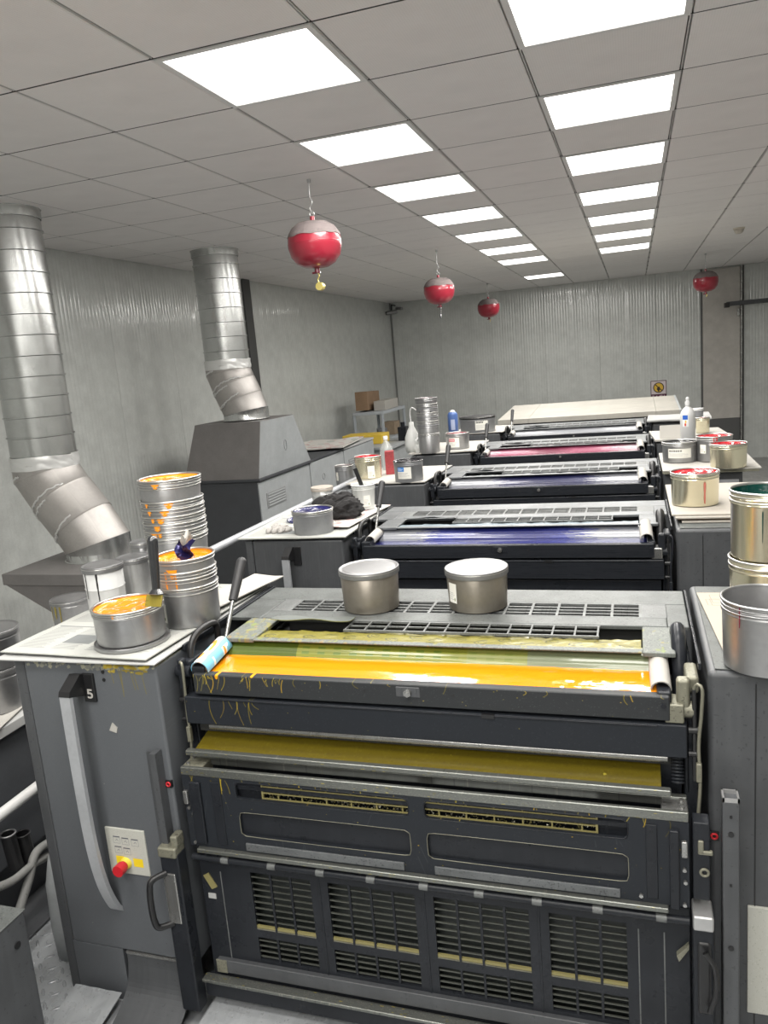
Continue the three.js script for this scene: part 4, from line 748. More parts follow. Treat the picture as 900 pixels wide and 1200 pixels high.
canAt('small round tin mostly hidden behind the pale lidded tin', 174, 688, 26, 634, T2, { name: 'paint_tin', mat: M.silverCan, lid: true, beads: [0.8, 0.6] });
// right of the orange unit
canAt('large empty silver can with one dark red run, on the job sheet', 898, 797, 98, 699, TOP + 0.004, { ink: M.silverCan, level: 0.03, rough: 0, climb: 0, mat: M.silverCan, rimMat: M.silverCan, rings: [0.93, 0.87], taper: 0.97, smears: [[-0.75, 0.68, 0.98, 0.0022, M.darkRedInk]] });
{
  const q = onY(866, 712, TOP + 0.004), r = 0.087, c = V(onX(862, 700, 0.29).x + 0.015, TOP + 0.004, -2.06);
  const a = can('lower gold can with paper label under the green ink can', c, r + 0.003, 0.155, { mat: M.goldCan, rings: [0.9], label: [-1.3, -0.5, 0.1, 0.55, 'green'], taper: 0.97 });
  can('gold can coated inside with dark green ink, stacked on another gold can', V(c.x, c.y + 0.157, c.z), r, 0.168, { mat: M.goldCan, rings: [0.93, 0.86], ink: M.greenInk, level: 0.135, coat: true, rough: 0.02, smears: [[-0.3, 0.3, 0.75, 0.0022, M.greenInk]], taper: 0.985 });
}
// second cabinet row
canAt('open grey can of dark blue ink on the proof sheet', 369, 628.5, 48, 596, TOP + 0.0045, { ink: M.blueInk, coat: true, level: 0.12, mat: M.greyCan, rings: [0.92], label: [-1.2, -0.95, 0.2, 0.7, 'green'] });
canAt('white plastic bucket holding a black spatula', 428, 598.5, 28, 567, TOP + 0.018, { name: 'plastic_bucket', category: 'bucket', mat: M.milky, taper: 0.84, ink: M.white, level: 0.1, rough: 0.01, rimMat: M.white, label: [0.3, 0.9, 0.15, 0.7, 'green'] });
canAt('squat tin with brown paper lid behind the black rag', 379.5, 596, 25, 571, TOP + 0.004, { name: 'paint_tin', mat: M.zinc, lid: true, lidMat: std(lin(0.36, 0.32, 0.28), 0.8), beads: [0.7, 0.5] });
// third
const T3 = TOP + 0.0068;
canAt('gold can brimming with bright red ink beside the blue labelled can', 433, 562, 31.5, 534, T3, { mat: M.goldCan, ink: M.redInk, coat: true, level: 0.145, label: [0.25, 0.8, 0.05, 0.6, 'green'] });
canAt('grey can with blue and white sticker and black smeared rim', 480, 566, 34.5, 539, T3, { mat: M.greyCan, ink: M.blackInk, coat: true, level: 0.15, rimMat: M.blackInk, label: [-0.55, 0.45, 0.2, 0.75, 'blue'] });
canAt('dark grey can with purple red ink standing below on the console', 405.5, 574, 21.5, 545, TOP - 0.06, { mat: M.greyCan, ink: M.darkRedInk, level: 0.13, label: [-0.8, -0.4, 0.4, 0.75, 'green'] });
// fourth
const T4 = TOP + 0.0088;
{
  const q = onY(504, 532, T4), d = V(q.x, 0, q.z).normalize(), r = 12.6 * depthOf(q) / F, c = q.clone().addScaledVector(d, r);
  can('tallest can at the foot of the silver nested stack', V(c.x, T4, c.z), r, 0.15, { taper: 0.96, beads: [], rings: [0.92], level: 0.004 });
  for (let k = 1; k < 7; k++) can(`silver can ${['', 'second', 'third', 'fourth', 'fifth', 'sixth', 'seventh'][k]} from the foot of the silver nested stack`, V(c.x, T4 + 0.062 + k * 0.032, c.z), r * 1.02, 0.12, { taper: 0.9, beads: [], rings: [0.84], rimMat: k % 2 ? M.greyCan : M.rim, level: 0.004 });
  can('topmost can of the silver nested stack with dark red runs', V(c.x, T4 + 0.062 + 7 * 0.032 + 0.012, c.z), r * 1.04, 0.12, { taper: 0.94, ink: M.darkRedInk, coat: true, level: 0.11, rings: [0.9], rimMat: M.silverCan, smears: [[-0.5, 0.05, 0.2, 0.004, M.blackInk], [0.6, 0.05, 0.22, 0.004, M.blackInk]] });
}
canAt('silver can with red and white sticker beside the nested stack', 537, 527, 27.5, 507, T4, { mat: M.silverCan, ink: M.darkRedInk, coat: true, level: 0.13, label: [-0.6, 0.35, 0.15, 0.75, 'red'] });
canAt('black lidded grey can with white sticker on the last left cabinet', 560.5, 508, 42, 488, TOP + 0.007, { mat: M.greyCan, lid: true, lidMat: M.black, label: [0.05, 0.8, 0.2, 0.85, 'dark'] });
// right side
canAt('single gold can filled with red ink on cream boards', 814.5, 595, 53.5, 552, TR1, { mat: M.goldCan, ink: M.redInk, coat: true, level: 0.165, rings: [0.93], rough: 0.012, smears: [[0.35, 0.1, 0.75, 0.006, std(lin(0.55, 0.16, 0.12), 0.4)]] });
canAt('grey can with printed white sticker and black inside, on wide boards', 797, 543, 40, 517, TR2, { mat: M.silverCan, ink: M.blackInk, coat: true, level: 0.11, rings: [0.9], label: [-0.75, 0.6, 0.25, 0.72, 'dark'] });
canAt('gold can full of red ink at the edge of the wide boards', 853.5, 550, 41, 519, TR2, { mat: M.goldCan, ink: M.redInk, coat: true, level: 0.14, rings: [0.93], rough: 0.012 });
canAt('silver can streaked with red ink between the sticker can and a gold can', 837, 542, 40, 510, TR2, { mat: M.silverCan, ink: M.redInk, coat: true, level: 0.15, rings: [0.9], rough: 0.012, label: [-0.95, -0.55, 0.35, 0.7, 'green'], smears: [[-0.1, 0.75, 0.98, 0.006, M.redInk], [0.05, 0.8, 0.98, 0.008, M.redInk]] });
canAt('small gold can with red ink behind the squeeze bottle', 823.5, 508, 15.5, 489, TOP + 0.014, { mat: M.goldCan, ink: M.redInk, level: 0.13 });
canAt('far grey can with pale lid near the beige door', 818, 490, 12, 479, TOP + 0.014, { mat: M.greyCan, lid: true, lidMat: M.white });

// ------------------------------------------------------------------ small things on the cabinets
function lump(cx, cy, cz, sx, sy, sz, rough, freq, det = 5) {
  const g = new THREE.IcosahedronGeometry(1, det), p = g.attributes.position;
  for (let i = 0; i < p.count; i++) { const v = V(p.getX(i), p.getY(i), p.getZ(i)); const k = 1 + rough * (fbm(v.x * freq + v.z * 2 + cx * 7, v.y * freq + v.z * freq) - 0.5) * 2; v.multiplyScalar(k); v.y = Math.max(v.y, -0.55); p.setXYZ(i, cx + v.x * sx, cy + (v.y + 0.55) * sy, cz + v.z * sz); }
  g.computeVertexNormals(); return g;
}
{ // black rag: folded cloth heap
  const a = onY(398, 606, TOP + 0.018), b = V(a.x, TOP + 0.018, a.z);
  solo('rag', 'crumpled black rag heaped behind the blue ink can', 'rag', [lump(b.x - 0.07, b.y, b.z - 0.05, 0.1, 0.062, 0.075, 0.55, 2.2), lump(b.x + 0.03, b.y, b.z, 0.085, 0.055, 0.07, 0.55, 2.6), lump(b.x - 0.02, b.y + 0.02, b.z - 0.06, 0.08, 0.055, 0.06, 0.55, 2.4)], M.rag, b);
  const g0 = onY(327, 624, TOP + 0.0045);
  const gl = thing('work_glove', 'crumpled dirty white work glove in front of the blue lid', 'glove', g0);
  part('palm', lump(g0.x - 0.012, g0.y, g0.z - 0.03, 0.042, 0.024, 0.032, 0.35, 2), M.glove, gl);
  for (const [dx, dz, h] of [[-0.042, 0.006, 0.02], [-0.012, 0.012, 0.026], [0.018, 0.004, 0.022], [0.036, -0.02, 0.018]]) part('finger', lump(g0.x + dx, g0.y, g0.z + dz, 0.017, h * 0.8, 0.026, 0.3, 2, 3), M.glove, gl);
  const l0 = onY(345, 613, TOP + 0.0045);
  solo('can_lid', 'shallow lid stained with dark blue ink beside the glove', 'lid', [lathe([[0.0005, 0.001], [0.07, 0], [0.074, 0.003], [0.074, 0.012], [0.071, 0.012], [0.07, 0.004], [0.0005, 0.004]], 40).translate(l0.x + 0.02, l0.y, l0.z - 0.05)], M.blueInk, l0);
  // spatula in the bucket
  const bk = onY(428, 598.5, TOP + 0.018), tip = onZ(416, 549, bk.z - 0.03), ft = onZ(424, 566, bk.z - 0.05);
  solo('ink_spatula', 'black spatula handle leaning out of the white bucket', 'spatula', [rod(ft.clone().add(V(0.012, -0.06, 0)), tip, 0.011, 8, 0.011)], M.black, ft);
  const f1 = onY(392, 578, TOP + 0.006);
  // red carton and clear bottle on the third cabinet
  const rc = onY(457, 556, T3), w = 0.055;
  solo('carton', 'small red carton squeezed between gold can and blue labelled can', 'box', [rbox(-w / 2, w / 2, 0, 0.15, -0.03, 0.03, 0.003).rotateY(0.2).translate(rc.x, T3, rc.z - 0.02)], std(lin(0.48, 0.06, 0.07), 0.5, 0, { map: T.dust }), V(rc.x, T3, rc.z));
  const cb = onY(431, 552, T3);
  const bt = thing('plastic_bottle', 'clear plastic bottle behind the red rimmed gold can', 'bottle', V(-1.6, T3, -4.97));
  { const q = bt.position, k = 0.045; part('body', lathe([[0.001, 0], [k, 0.002], [k, 0.12], [k * 0.9, 0.15], [k * 0.3, 0.19], [k * 0.3, 0.2]], 28).translate(q.x, q.y, q.z), M.clearPl, bt); part('cap', lathe([[k * 0.34, 0.198], [k * 0.34, 0.222], [0.001, 0.224]], 20).translate(q.x, q.y, q.z), M.white, bt); }
  // white jug in a bag with wire hook, beside the nested stack
  const jb = onY(485, 531, T4);
  const jug = thing('plastic_jug', 'white plastic jug in a crumpled bag with wire hook, beside the nested stack', 'jug', V(jb.x, T4, jb.z - 0.06));
  { const q = jug.position; part('body', lathe([[0.001, 0], [0.055, 0.003], [0.062, 0.06], [0.056, 0.12], [0.036, 0.17], [0.02, 0.2], [0.019, 0.235], [0.001, 0.237]], 28).translate(q.x - 0.02, q.y, q.z), M.milky, jug); part('bag', lump(q.x + 0.03, q.y, q.z + 0.01, 0.06, 0.085, 0.05, 0.5, 2.4), M.milky, jug); part('hook', tube([V(q.x - 0.02, q.y + 0.22, q.z), V(q.x - 0.025, q.y + 0.30, q.z), V(q.x - 0.01, q.y + 0.345, q.z), V(q.x + 0.02, q.y + 0.33, q.z), V(q.x + 0.045, q.y + 0.30, q.z)], 0.005, 20, 6), M.white, jug); }
  const sb = onY(531, 506, TOP + 0.007);
  const sc = thing('spray_can', 'blue spray can with white cap between nested stack and lidded grey can', 'spray can', V(sb.x, TOP + 0.007, sb.z - 0.02));
  { const q = sc.position, r = 6 * depthOf(q) / F; part('body', lathe([[0.001, 0], [r, 0.002], [r, 0.16], [r * 0.75, 0.185], [r * 0.5, 0.19]], 28).translate(q.x, q.y, q.z), M.blueCan, sc); part('cap', lathe([[r * 0.55, 0.188], [r * 0.4, 0.205], [r * 0.2, 0.207], [0.001, 0.208]], 20).translate(q.x, q.y, q.z), M.white, sc); part('label', bent(r + 0.0005, -0.2, 0.6, 0.02, 0.12).translate(q.x, q.y, q.z), std(lin(0.4, 0.45, 0.62), 0.5), sc); }
  // squeeze bottle right
  const wb = onY(806.5, 515, TOP + 0.013);
  const sq = thing('squeeze_bottle', 'white squeeze bottle with pointed nozzle and blue red label', 'bottle', V(wb.x, TOP + 0.013, wb.z - 0.03));
  { const q = sq.position, r = 8.4 * depthOf(q) / F; part('body', lathe([[0.001, 0], [r, 0.003], [r, 0.155], [r * 0.92, 0.185], [r * 0.6, 0.212], [r * 0.3, 0.225], [r * 0.3, 0.235]], 32).translate(q.x, q.y, q.z), M.white, sq); part('cap', lathe([[r * 0.34, 0.232], [r * 0.34, 0.26], [r * 0.2, 0.266], [r * 0.24, 0.272], [r * 0.22, 0.288], [0.001, 0.292]], 20).translate(q.x, q.y, q.z), M.white, sq);
    part('label', bent(r + 0.0005, -0.75, 0.05, 0.09, 0.17).translate(q.x, q.y, q.z), tinted(canvasTex(64, 64, (x) => { x.fillStyle = rgb(226, 228, 228); x.fillRect(0, 0, 64, 64); x.fillStyle = rgb(40, 96, 190); x.fillRect(0, 0, 56, 24); x.fillStyle = rgb(230, 190, 60); x.beginPath(); x.arc(34, 36, 8, 0, 7); x.fill(); x.fillStyle = rgb(210, 60, 40); x.beginPath(); x.arc(30, 52, 9, 0, 7); x.fill(); }), 0.5), sq, { keepUV: true }); }
  const bx = onY(806, 510, TOP + 0.013);
  solo('paper_pad', 'cream pad of sheets leaning behind the grey sticker can', 'paper', rbox(-0.1, 0.1, 0, 0.10, -0.02, 0.02, 0.004).rotateX(-0.35).translate(0.26, TOP + 0.006, -5.9), M.paper, V(0.26, TOP + 0.012, -5.9));
}
// curled scraps of carton and paper laid in the fountain ends
function curl(name, label, a, b, r, m0, m1, arc = 3.6, start = -0.6) {
  if (b.z < a.z) [a, b] = [b, a];
  const ax = b.clone().sub(a), L = ax.length(); const n = 16;
  const t = thing(name, label, 'paper', a.clone().add(b).multiplyScalar(0.5));
  const mk = (rad, th, m, nm) => { const s = []; for (let i = 0; i <= n; i++) { const q = start + arc * i / n; s.push(new THREE.Vector2(Math.cos(q) * rad, Math.sin(q) * rad)); } for (let i = n; i >= 0; i--) { const q = start + arc * i / n; s.push(new THREE.Vector2(Math.cos(q) * (rad - th), Math.sin(q) * (rad - th))); } const g = new THREE.ExtrudeGeometry(new THREE.Shape(s), { depth: L, bevelEnabled: false }); g.applyQuaternion(new THREE.Quaternion().setFromUnitVectors(V(0, 0, 1), ax.clone().normalize())); g.translate(a.x, a.y, a.z); return part(nm, g, m, t); };
  mk(r, 0.0015, m0, 'outer_face'); mk(r - 0.002, 0.001, m1, 'inner_face'); return t;
}
const carton = tinted(dataTex(64, (u, v) => { const s = vn(u * 8, v * 3, 8); return s > 0.62 ? [120, 190, 220] : s < 0.3 ? [230, 150, 60] : [222, 226, 222]; }, true, 9), 0.5);
curl('carton_scrap', 'curled blue and white carton scrap at the lever end of the orange fountain', V(-1.1, y(-0.745), -1.672), V(-1.096, y(-0.722), -1.80), 0.026, carton, M.paperCool, 3.5, -0.18);
curl('paper_scrap', 'curled white paper scrap at the arch handle end of the orange fountain', V(0.04, y(-0.752), -1.70), V(0.036, y(-0.722), -1.83), 0.022, M.paper, M.paperCool, 3.3, -0.1);
['bright blue', 'navy', 'magenta', 'clean silver'].forEach((w, k) => {
  const d = PITCH * (k + 1);
  curl('paper_scrap', `curled white paper scrap at the lever end of the ${w} fountain`, V(-1.09, y(-0.735), -1.69 - d), V(-1.085, y(-0.722), -1.82 - d), 0.022, M.paper, M.paperCool, 3.4, -0.3);
  curl('paper_scrap', `curled white paper scrap at the arch handle end of the ${w} fountain`, V(0.03, y(-0.74), -1.69 - d), V(0.026, y(-0.71), -1.82 - d), 0.024, M.paper, M.paperCool, 3.3, -0.1);
});

// ------------------------------------------------------------------ ducts
function ringSeg(a, na, b, nb, r, bead) {        // pipe piece between two mitred rings
  const n = 40, pos = [], idx = []; const rows = bead ? [[0, 0.007], [0.05, 0.007], [0.09, 0], [0.36, 0], [0.66, 0], [1, 0]] : [[0, 0.002], [0.06, 0], [0.94, 0], [1, 0.002]];
  const ax = b.clone().sub(a).normalize(), u = V(0, 0, 1), v = new THREE.Vector3().crossVectors(ax, u).normalize();
  for (const [t, e] of rows) for (let i = 0; i <= n; i++) {
    const q = i / n * 6.28319, rw = r + e + 0.0016 * (vn(((i % n) + 3) * 0.55, t * 3.1 + a.y * 9) - 0.5), off = u.clone().multiplyScalar(Math.cos(q) * rw).addScaledVector(v, Math.sin(q) * rw); const hit = (c, nn) => { const s = c.clone().sub(a.clone().add(off)).dot(nn) / ax.dot(nn); return a.clone().add(off).addScaledVector(ax, s); };
    pos.push(...hit(a, na).lerp(hit(b, nb), t).toArray());
  }
  for (let k = 0; k < rows.length - 1; k++) for (let i = 0; i < n; i++) { const p = k * (n + 1) + i; idx.push(p, p + n + 1, p + 1, p + 1, p + n + 1, p + n + 2); }
  const g = new THREE.BufferGeometry(); g.setAttribute('position', new THREE.Float32BufferAttribute(pos, 3)); g.setIndex(idx); return toCreasedNormals(g, 0.5);
}
function duct(label, x0, z0, yTop, yBend, off, yBase, r) {
  const t = thing('ventilation_duct', label, 'duct', V(x0 + off, yBase, z0));
  const U = V(0, 1, 0), step = 0.125; let k = 0;
  for (let h = yTop; h > yBend + 0.01; h -= step, k++) part('duct_section', ringSeg(V(x0, h, z0), U, V(x0, Math.max(yBend, h - step), z0), U, r + (k % 2) * 0.0008, true), M.duct, t);
  const H = yBend - yBase, P = [[0, 0], [0, -0.12], [0.3, -0.36], [0.72, -0.64], [1, -0.86], [1, -1]].map(p => V(x0 + off * p[0], yBend + H * p[1], z0)), N = P.map((p, i) => { if (i === 0 || i === P.length - 1) return U; const a = P[i - 1].clone().sub(p).normalize(), b = p.clone().sub(P[i + 1]).normalize(); return a.add(b).normalize(); });
  for (let i = 0; i < P.length - 1; i++) part('elbow_piece', ringSeg(P[i], N[i], P[i + 1], N[i + 1], r + (i % 2 ? 0.003 : 0.006), false), i === 4 ? M.duct : M.ductEl, t);
  // crumpled foil tape round the joint and along the elbow
  const fo = []; const n = 60; { const pos = [], idx = []; for (let j = 0; j <= 5; j++) for (let i = 0; i <= n; i++) { const q = i / n * 6.28319, e = r + 0.008 + 0.008 * (vn(Math.cos(q) * 7 + j * 1.7, Math.sin(q) * 7 + j) - 0.3); pos.push(x0 + Math.cos(q) * e, yBend + 0.05 - j * 0.016 + 0.01 * (vn(q * 3, j) - 0.5), z0 + Math.sin(q) * e); } for (let j = 0; j < 5; j++) for (let i = 0; i < n; i++) { const p = j * (n + 1) + i; idx.push(p, p + 1, p + n + 1, p + 1, p + n + 2, p + n + 1); } const g = new THREE.BufferGeometry(); g.setAttribute('position', new THREE.Float32BufferAttribute(pos, 3)); g.setIndex(idx); g.computeVertexNormals(); fo.push(g); }
  part('foil_tape', fo, M.foil, t);
  for (const [i, q0, ql, dy] of [[1, 0.2, 1.5, 0], [2, -0.9, 1.7, 0.01], [2, 0.6, 1.2, -0.05], [3, -0.5, 1.6, 0.03], [3, 0.3, 1.4, 0.0], [2, -0.2, 1.3, -0.09]]) { const a = P[i].clone().addScaledVector(N[i], dy * 0.4), nn = N[i], u = V(0, 0, 1), v = new THREE.Vector3().crossVectors(nn, u).normalize(), pts = []; for (let s = 0; s <= 26; s++) { const q = q0 + s / 26 * ql; pts.push(a.clone().addScaledVector(u, Math.cos(q) * (r + 0.004)).addScaledVector(v, -Math.sin(q) * (r + 0.004)).addScaledVector(N[i], 0.02 * Math.sin(q * 2 + i) + 0.01 * rnd())); } part('foil_strip', new THREE.TubeGeometry(new THREE.CatmullRomCurve3(pts), 50, 0.007, 5), M.foil, t); }
  part('collar', lathe([[r, 0.05], [r + 0.006, 0.048], [r + 0.006, 0.004], [r + 0.014, 0.002], [r + 0.014, 0]], 48).translate(x0 + off, yBase, z0), M.duct, t);
  part('ceiling_collar', lathe([[r + 0.004, -0.06], [r + 0.008, -0.055], [r + 0.008, -0.004], [r + 0.014, 0]], 48).translate(x0, yTop, z0), M.duct, t);
  return t;
}
duct('wide spiral steel duct bending down onto the low grey hood beside the paint tins', -3.65, -4.12, CEIL, y(-0.44), 0.31, y(-1.07), 0.2);
duct('spiral steel duct bending down onto the tall tapered hood', -3.535, -6.48, CEIL, y(0.105), 0.13, y(-0.39), 0.2);
function frustum(b, t, y0, y1) {            // b, t: [x0, x1, zFront, zBack]
  const p = [[b[0], y0, b[2]], [b[1], y0, b[2]], [b[1], y0, b[3]], [b[0], y0, b[3]], [t[0], y1, t[2]], [t[1], y1, t[2]], [t[1], y1, t[3]], [t[0], y1, t[3]]], f = (a, c, d, e) => [a, c, d, a, d, e].flatMap(i => p[i]);
  const g = new THREE.BufferGeometry(); g.setAttribute('position', new THREE.Float32BufferAttribute([...f(0, 1, 5, 4), ...f(1, 2, 6, 5), ...f(2, 3, 7, 6), ...f(3, 0, 4, 7), ...f(4, 5, 6, 7), ...f(3, 2, 1, 0)], 3)); g.computeVertexNormals(); return g;
}
{ // low hood under the first duct
  const h = thing('exhaust_hood', 'low flat topped grey exhaust hood under the wide duct', 'exhaust hood', V(-3.36, 0, -4.1));
  part('top_plate', rbox(-3.73, -2.95, y(-1.14), y(-1.07), -3.68, -4.55, 0.004), M.hood, h);
  part('hood_body', frustum([-3.2, -2.98, -3.72, -4.5], [-3.72, -2.96, -3.69, -4.54], y(-1.45), y(-1.14)), M.hood, h);
  part('cabinet', rbox(-3.2, -2.98, 0, y(-1.42), -3.73, -4.5, 0.006), M.hoodDark, h);
}
{ // tall tapered hood with its cabinet row
  const h = thing('exhaust_hood', 'tall tapered grey exhaust hood standing on the vented cabinet row', 'exhaust hood', V(-3.55, y(-0.905), -6.7));
  part('hood_front', frustum([-3.93, -3.18, -6.14, -7.33], [-3.78, -3.13, -6.19, -6.9], y(-0.905), y(-0.40)), M.hood, h);
  part('side_sheet', extrudeYZ([[-6.15, y(-0.9)], [-6.2, y(-0.402)], [-6.898, y(-0.402)], [-7.32, y(-0.9)]], -0.003, 0).rotateZ(-0.098).translate(0, 0, 0).translate(-3.178 + 0.0 - Math.sin(0.098) * y(-0.9), y(-0.9) - Math.cos(0.098) * y(-0.9), 0), M.hoodSide, h);
  part('rim_flange', [rbox(-3.95, -3.16, y(-0.925), y(-0.902), -6.12, -7.35, 0.004)], M.hoodDark, h);
  const q = V(-3.15, y(-0.66), -6.62); part('drawn_mark', new THREE.TorusGeometry(0.05, 0.0025, 6, 28).scale(0.55, 1, 1).rotateY(Math.PI / 2).translate(-3.149, y(-0.67), -6.7), std(lin(0.25, 0.255, 0.26), 0.6), h);
  const vm = std(lin(0.24, 0.245, 0.245), 0.6);
  const units = [[-6.14, -7.3, 'vented pale grey cabinet carrying the tall hood'], [-7.31, -8.3, 'pale grey cabinet with a round lock next to the tall hood'], [-8.31, -9.4, 'vented pale grey cabinet topped with pink printed sheets']];
  units.forEach(([z0, z1, lab], k) => {
    const c = thing('service_cabinet', lab, 'cabinet', V(-3.55, 0, (z0 + z1) / 2));
    part('body', rbox(-3.93, -3.2, 0, y(-0.926), z0, z1, 0.006), M.hoodDark, c);
    part('side_panel', rbox(-3.201, -3.188, 0.1, y(-0.935), z0 - 0.006, z1 + 0.006, 0.003), M.hoodSide, c);
    if (k !== 1) { const zc = z0 - 0.33 * (k ? 1 : 1), vy = y(-1.12); const vt = part('vent', rbox(-3.189, -3.182, vy - 0.075, vy + 0.065, zc + 0.2, zc - 0.2, 0.003), vm, c); for (let s = 0; s < 5; s++) part('vent_slat', rbox(-3.183, -3.176, vy - 0.06 + s * 0.025, vy - 0.048 + s * 0.025, zc + 0.18, zc - 0.18, 0.002), M.hoodSide, vt); }
    else part('lock', [new THREE.TorusGeometry(0.032, 0.004, 6, 24).rotateY(Math.PI / 2).translate(-3.186, y(-1.12), -7.65)], vm, c);
    if (k) part('worktop', rbox(-3.93, -3.18, y(-0.925), y(-0.9), z0, z1, 0.005), k === 2 ? M.paperCool : M.hoodDark, c);
  });
  paper('printed_sheet', 'pink printed sheets curling over the vented cabinet row', 'paper', -3.5, -8.55, 0.7, 1.0, 0.1, y(-0.9), M2.pink, 0.05, 0.012);
}
{ // steel shelf in the corner with boxes
  const t = thing('steel_shelf', 'grey steel shelf rack in the room corner', 'shelf', V(-3.78, 0, -11.58));
  const x0 = -4.0, x1 = -3.56, z0 = -11.0, z1 = -12.15; const sm = std(lin(0.42, 0.45, 0.48), 0.5);
  for (const x of [x0, x1]) for (const z of [z0, z1]) part('upright', [box(x - 0.025, x + 0.025, 0, y(-0.68), z - 0.004, z + 0.004), box(x - 0.004, x + 0.004, 0, y(-0.68), z - 0.025, z + 0.025)], sm, t);
  for (const h of [-0.70, -1.12, -1.55]) part('shelf_board', rbox(x0 - 0.02, x1 + 0.02, y(h - 0.025), y(h + 0.02), z0 + 0.02, z1 - 0.02, 0.004), sm, t);
  solo('cardboard_box', 'tilted brown cardboard box on top of the corner shelf', 'box', rbox(-0.095, 0.095, 0, 0.28, -0.36, 0.36, 0.006).rotateX(-0.03).rotateY(0.06).translate(-3.91, y(-0.668), -11.42), M.cardboard, V(-3.91, y(-0.68), -11.42));
  solo('carton', 'long white carton on top of the corner shelf', 'box', rbox(-0.09, 0.09, 0, 0.14, -0.38, 0.38, 0.006).rotateY(0.03).translate(-3.66, y(-0.678), -11.56), M.paper, V(-3.66, y(-0.68), -11.56));
  solo('tin', 'small grey tin on the middle board of the corner shelf', 'tin', [lathe([[0.001, 0], [0.08, 0], [0.08, 0.14], [0.075, 0.145], [0.001, 0.143]], 24).translate(-3.68, y(-1.098), -11.3)], M.greyCan, V(-3.68, y(-1.1), -11.3));
  solo('wooden_block', 'brown box on the middle board of the corner shelf', 'box', rbox(-3.8, -3.6, y(-1.098), y(-0.90), -11.7, -12.0, 0.006), M.wood, V(-3.7, y(-1.1), -11.85));
  solo('tool_case', 'yellow case standing before the corner shelf on the cabinet row', 'box', [rbox(-3.82, -3.25, y(-1.05), y(-0.92), -9.95, -10.3, 0.01)], M.yellow, V(-3.44, y(-1.05), -10.1));
  solo('work_table', 'pale topped low table holding the yellow case', 'table', [rbox(-3.85, -3.0, y(-1.09), y(-1.05), -9.55, -10.7, 0.006), box(-3.8, -3.05, 0, y(-1.09), -9.6, -10.65)], M.hoodSide, V(-3.4, 0, -10.1));
  const dz = -10.2; solo('machine_part', 'dark metal machine part on the pale table edge', 'machine part', [rbox(-3.1, -2.98, y(-1.05), y(-0.86), dz, dz - 0.15, 0.01), cylY(-3.04, dz - 0.07, y(-0.86), y(-0.8), 0.03)], M.press, V(-3.04, y(-1.05), dz));
}
{ // delivery hood at the end of the press
  const t = thing('delivery_hood', 'long beige sloping hood over dark base at the end of the press', 'machine hood', V(-0.5, 0, -9.2));
  const top = (x0, x1) => { const g = sheet(x0, x1, -8.6, -9.9, 2, 2, (a, b) => y(-0.715) + 0.065 * b, 0.05); return g; };
  part('lid_panel', top(-1.45, -1.12), M.beige, t); part('lid_panel', top(-1.117, 0.2), M.beige, t); part('lid_panel', top(0.203, 0.43), M.beige, t);
  part('front_face', rbox(-1.2, 0.43, y(-0.98), y(-0.766), -8.62, -8.7, 0.005), M.press, t);
  part('base', rbox(-1.45, 0.42, 0, y(-0.78), -8.7, -9.9, 0.005), M.hoodDark, t);
  part('end_cheek', extrudeYZ([[-8.6, y(-0.76)], [-8.6, y(-0.715)], [-9.9, y(-0.645)], [-9.9, y(-0.76)]], 0.431, 0.45), M.hoodSide, t);
}
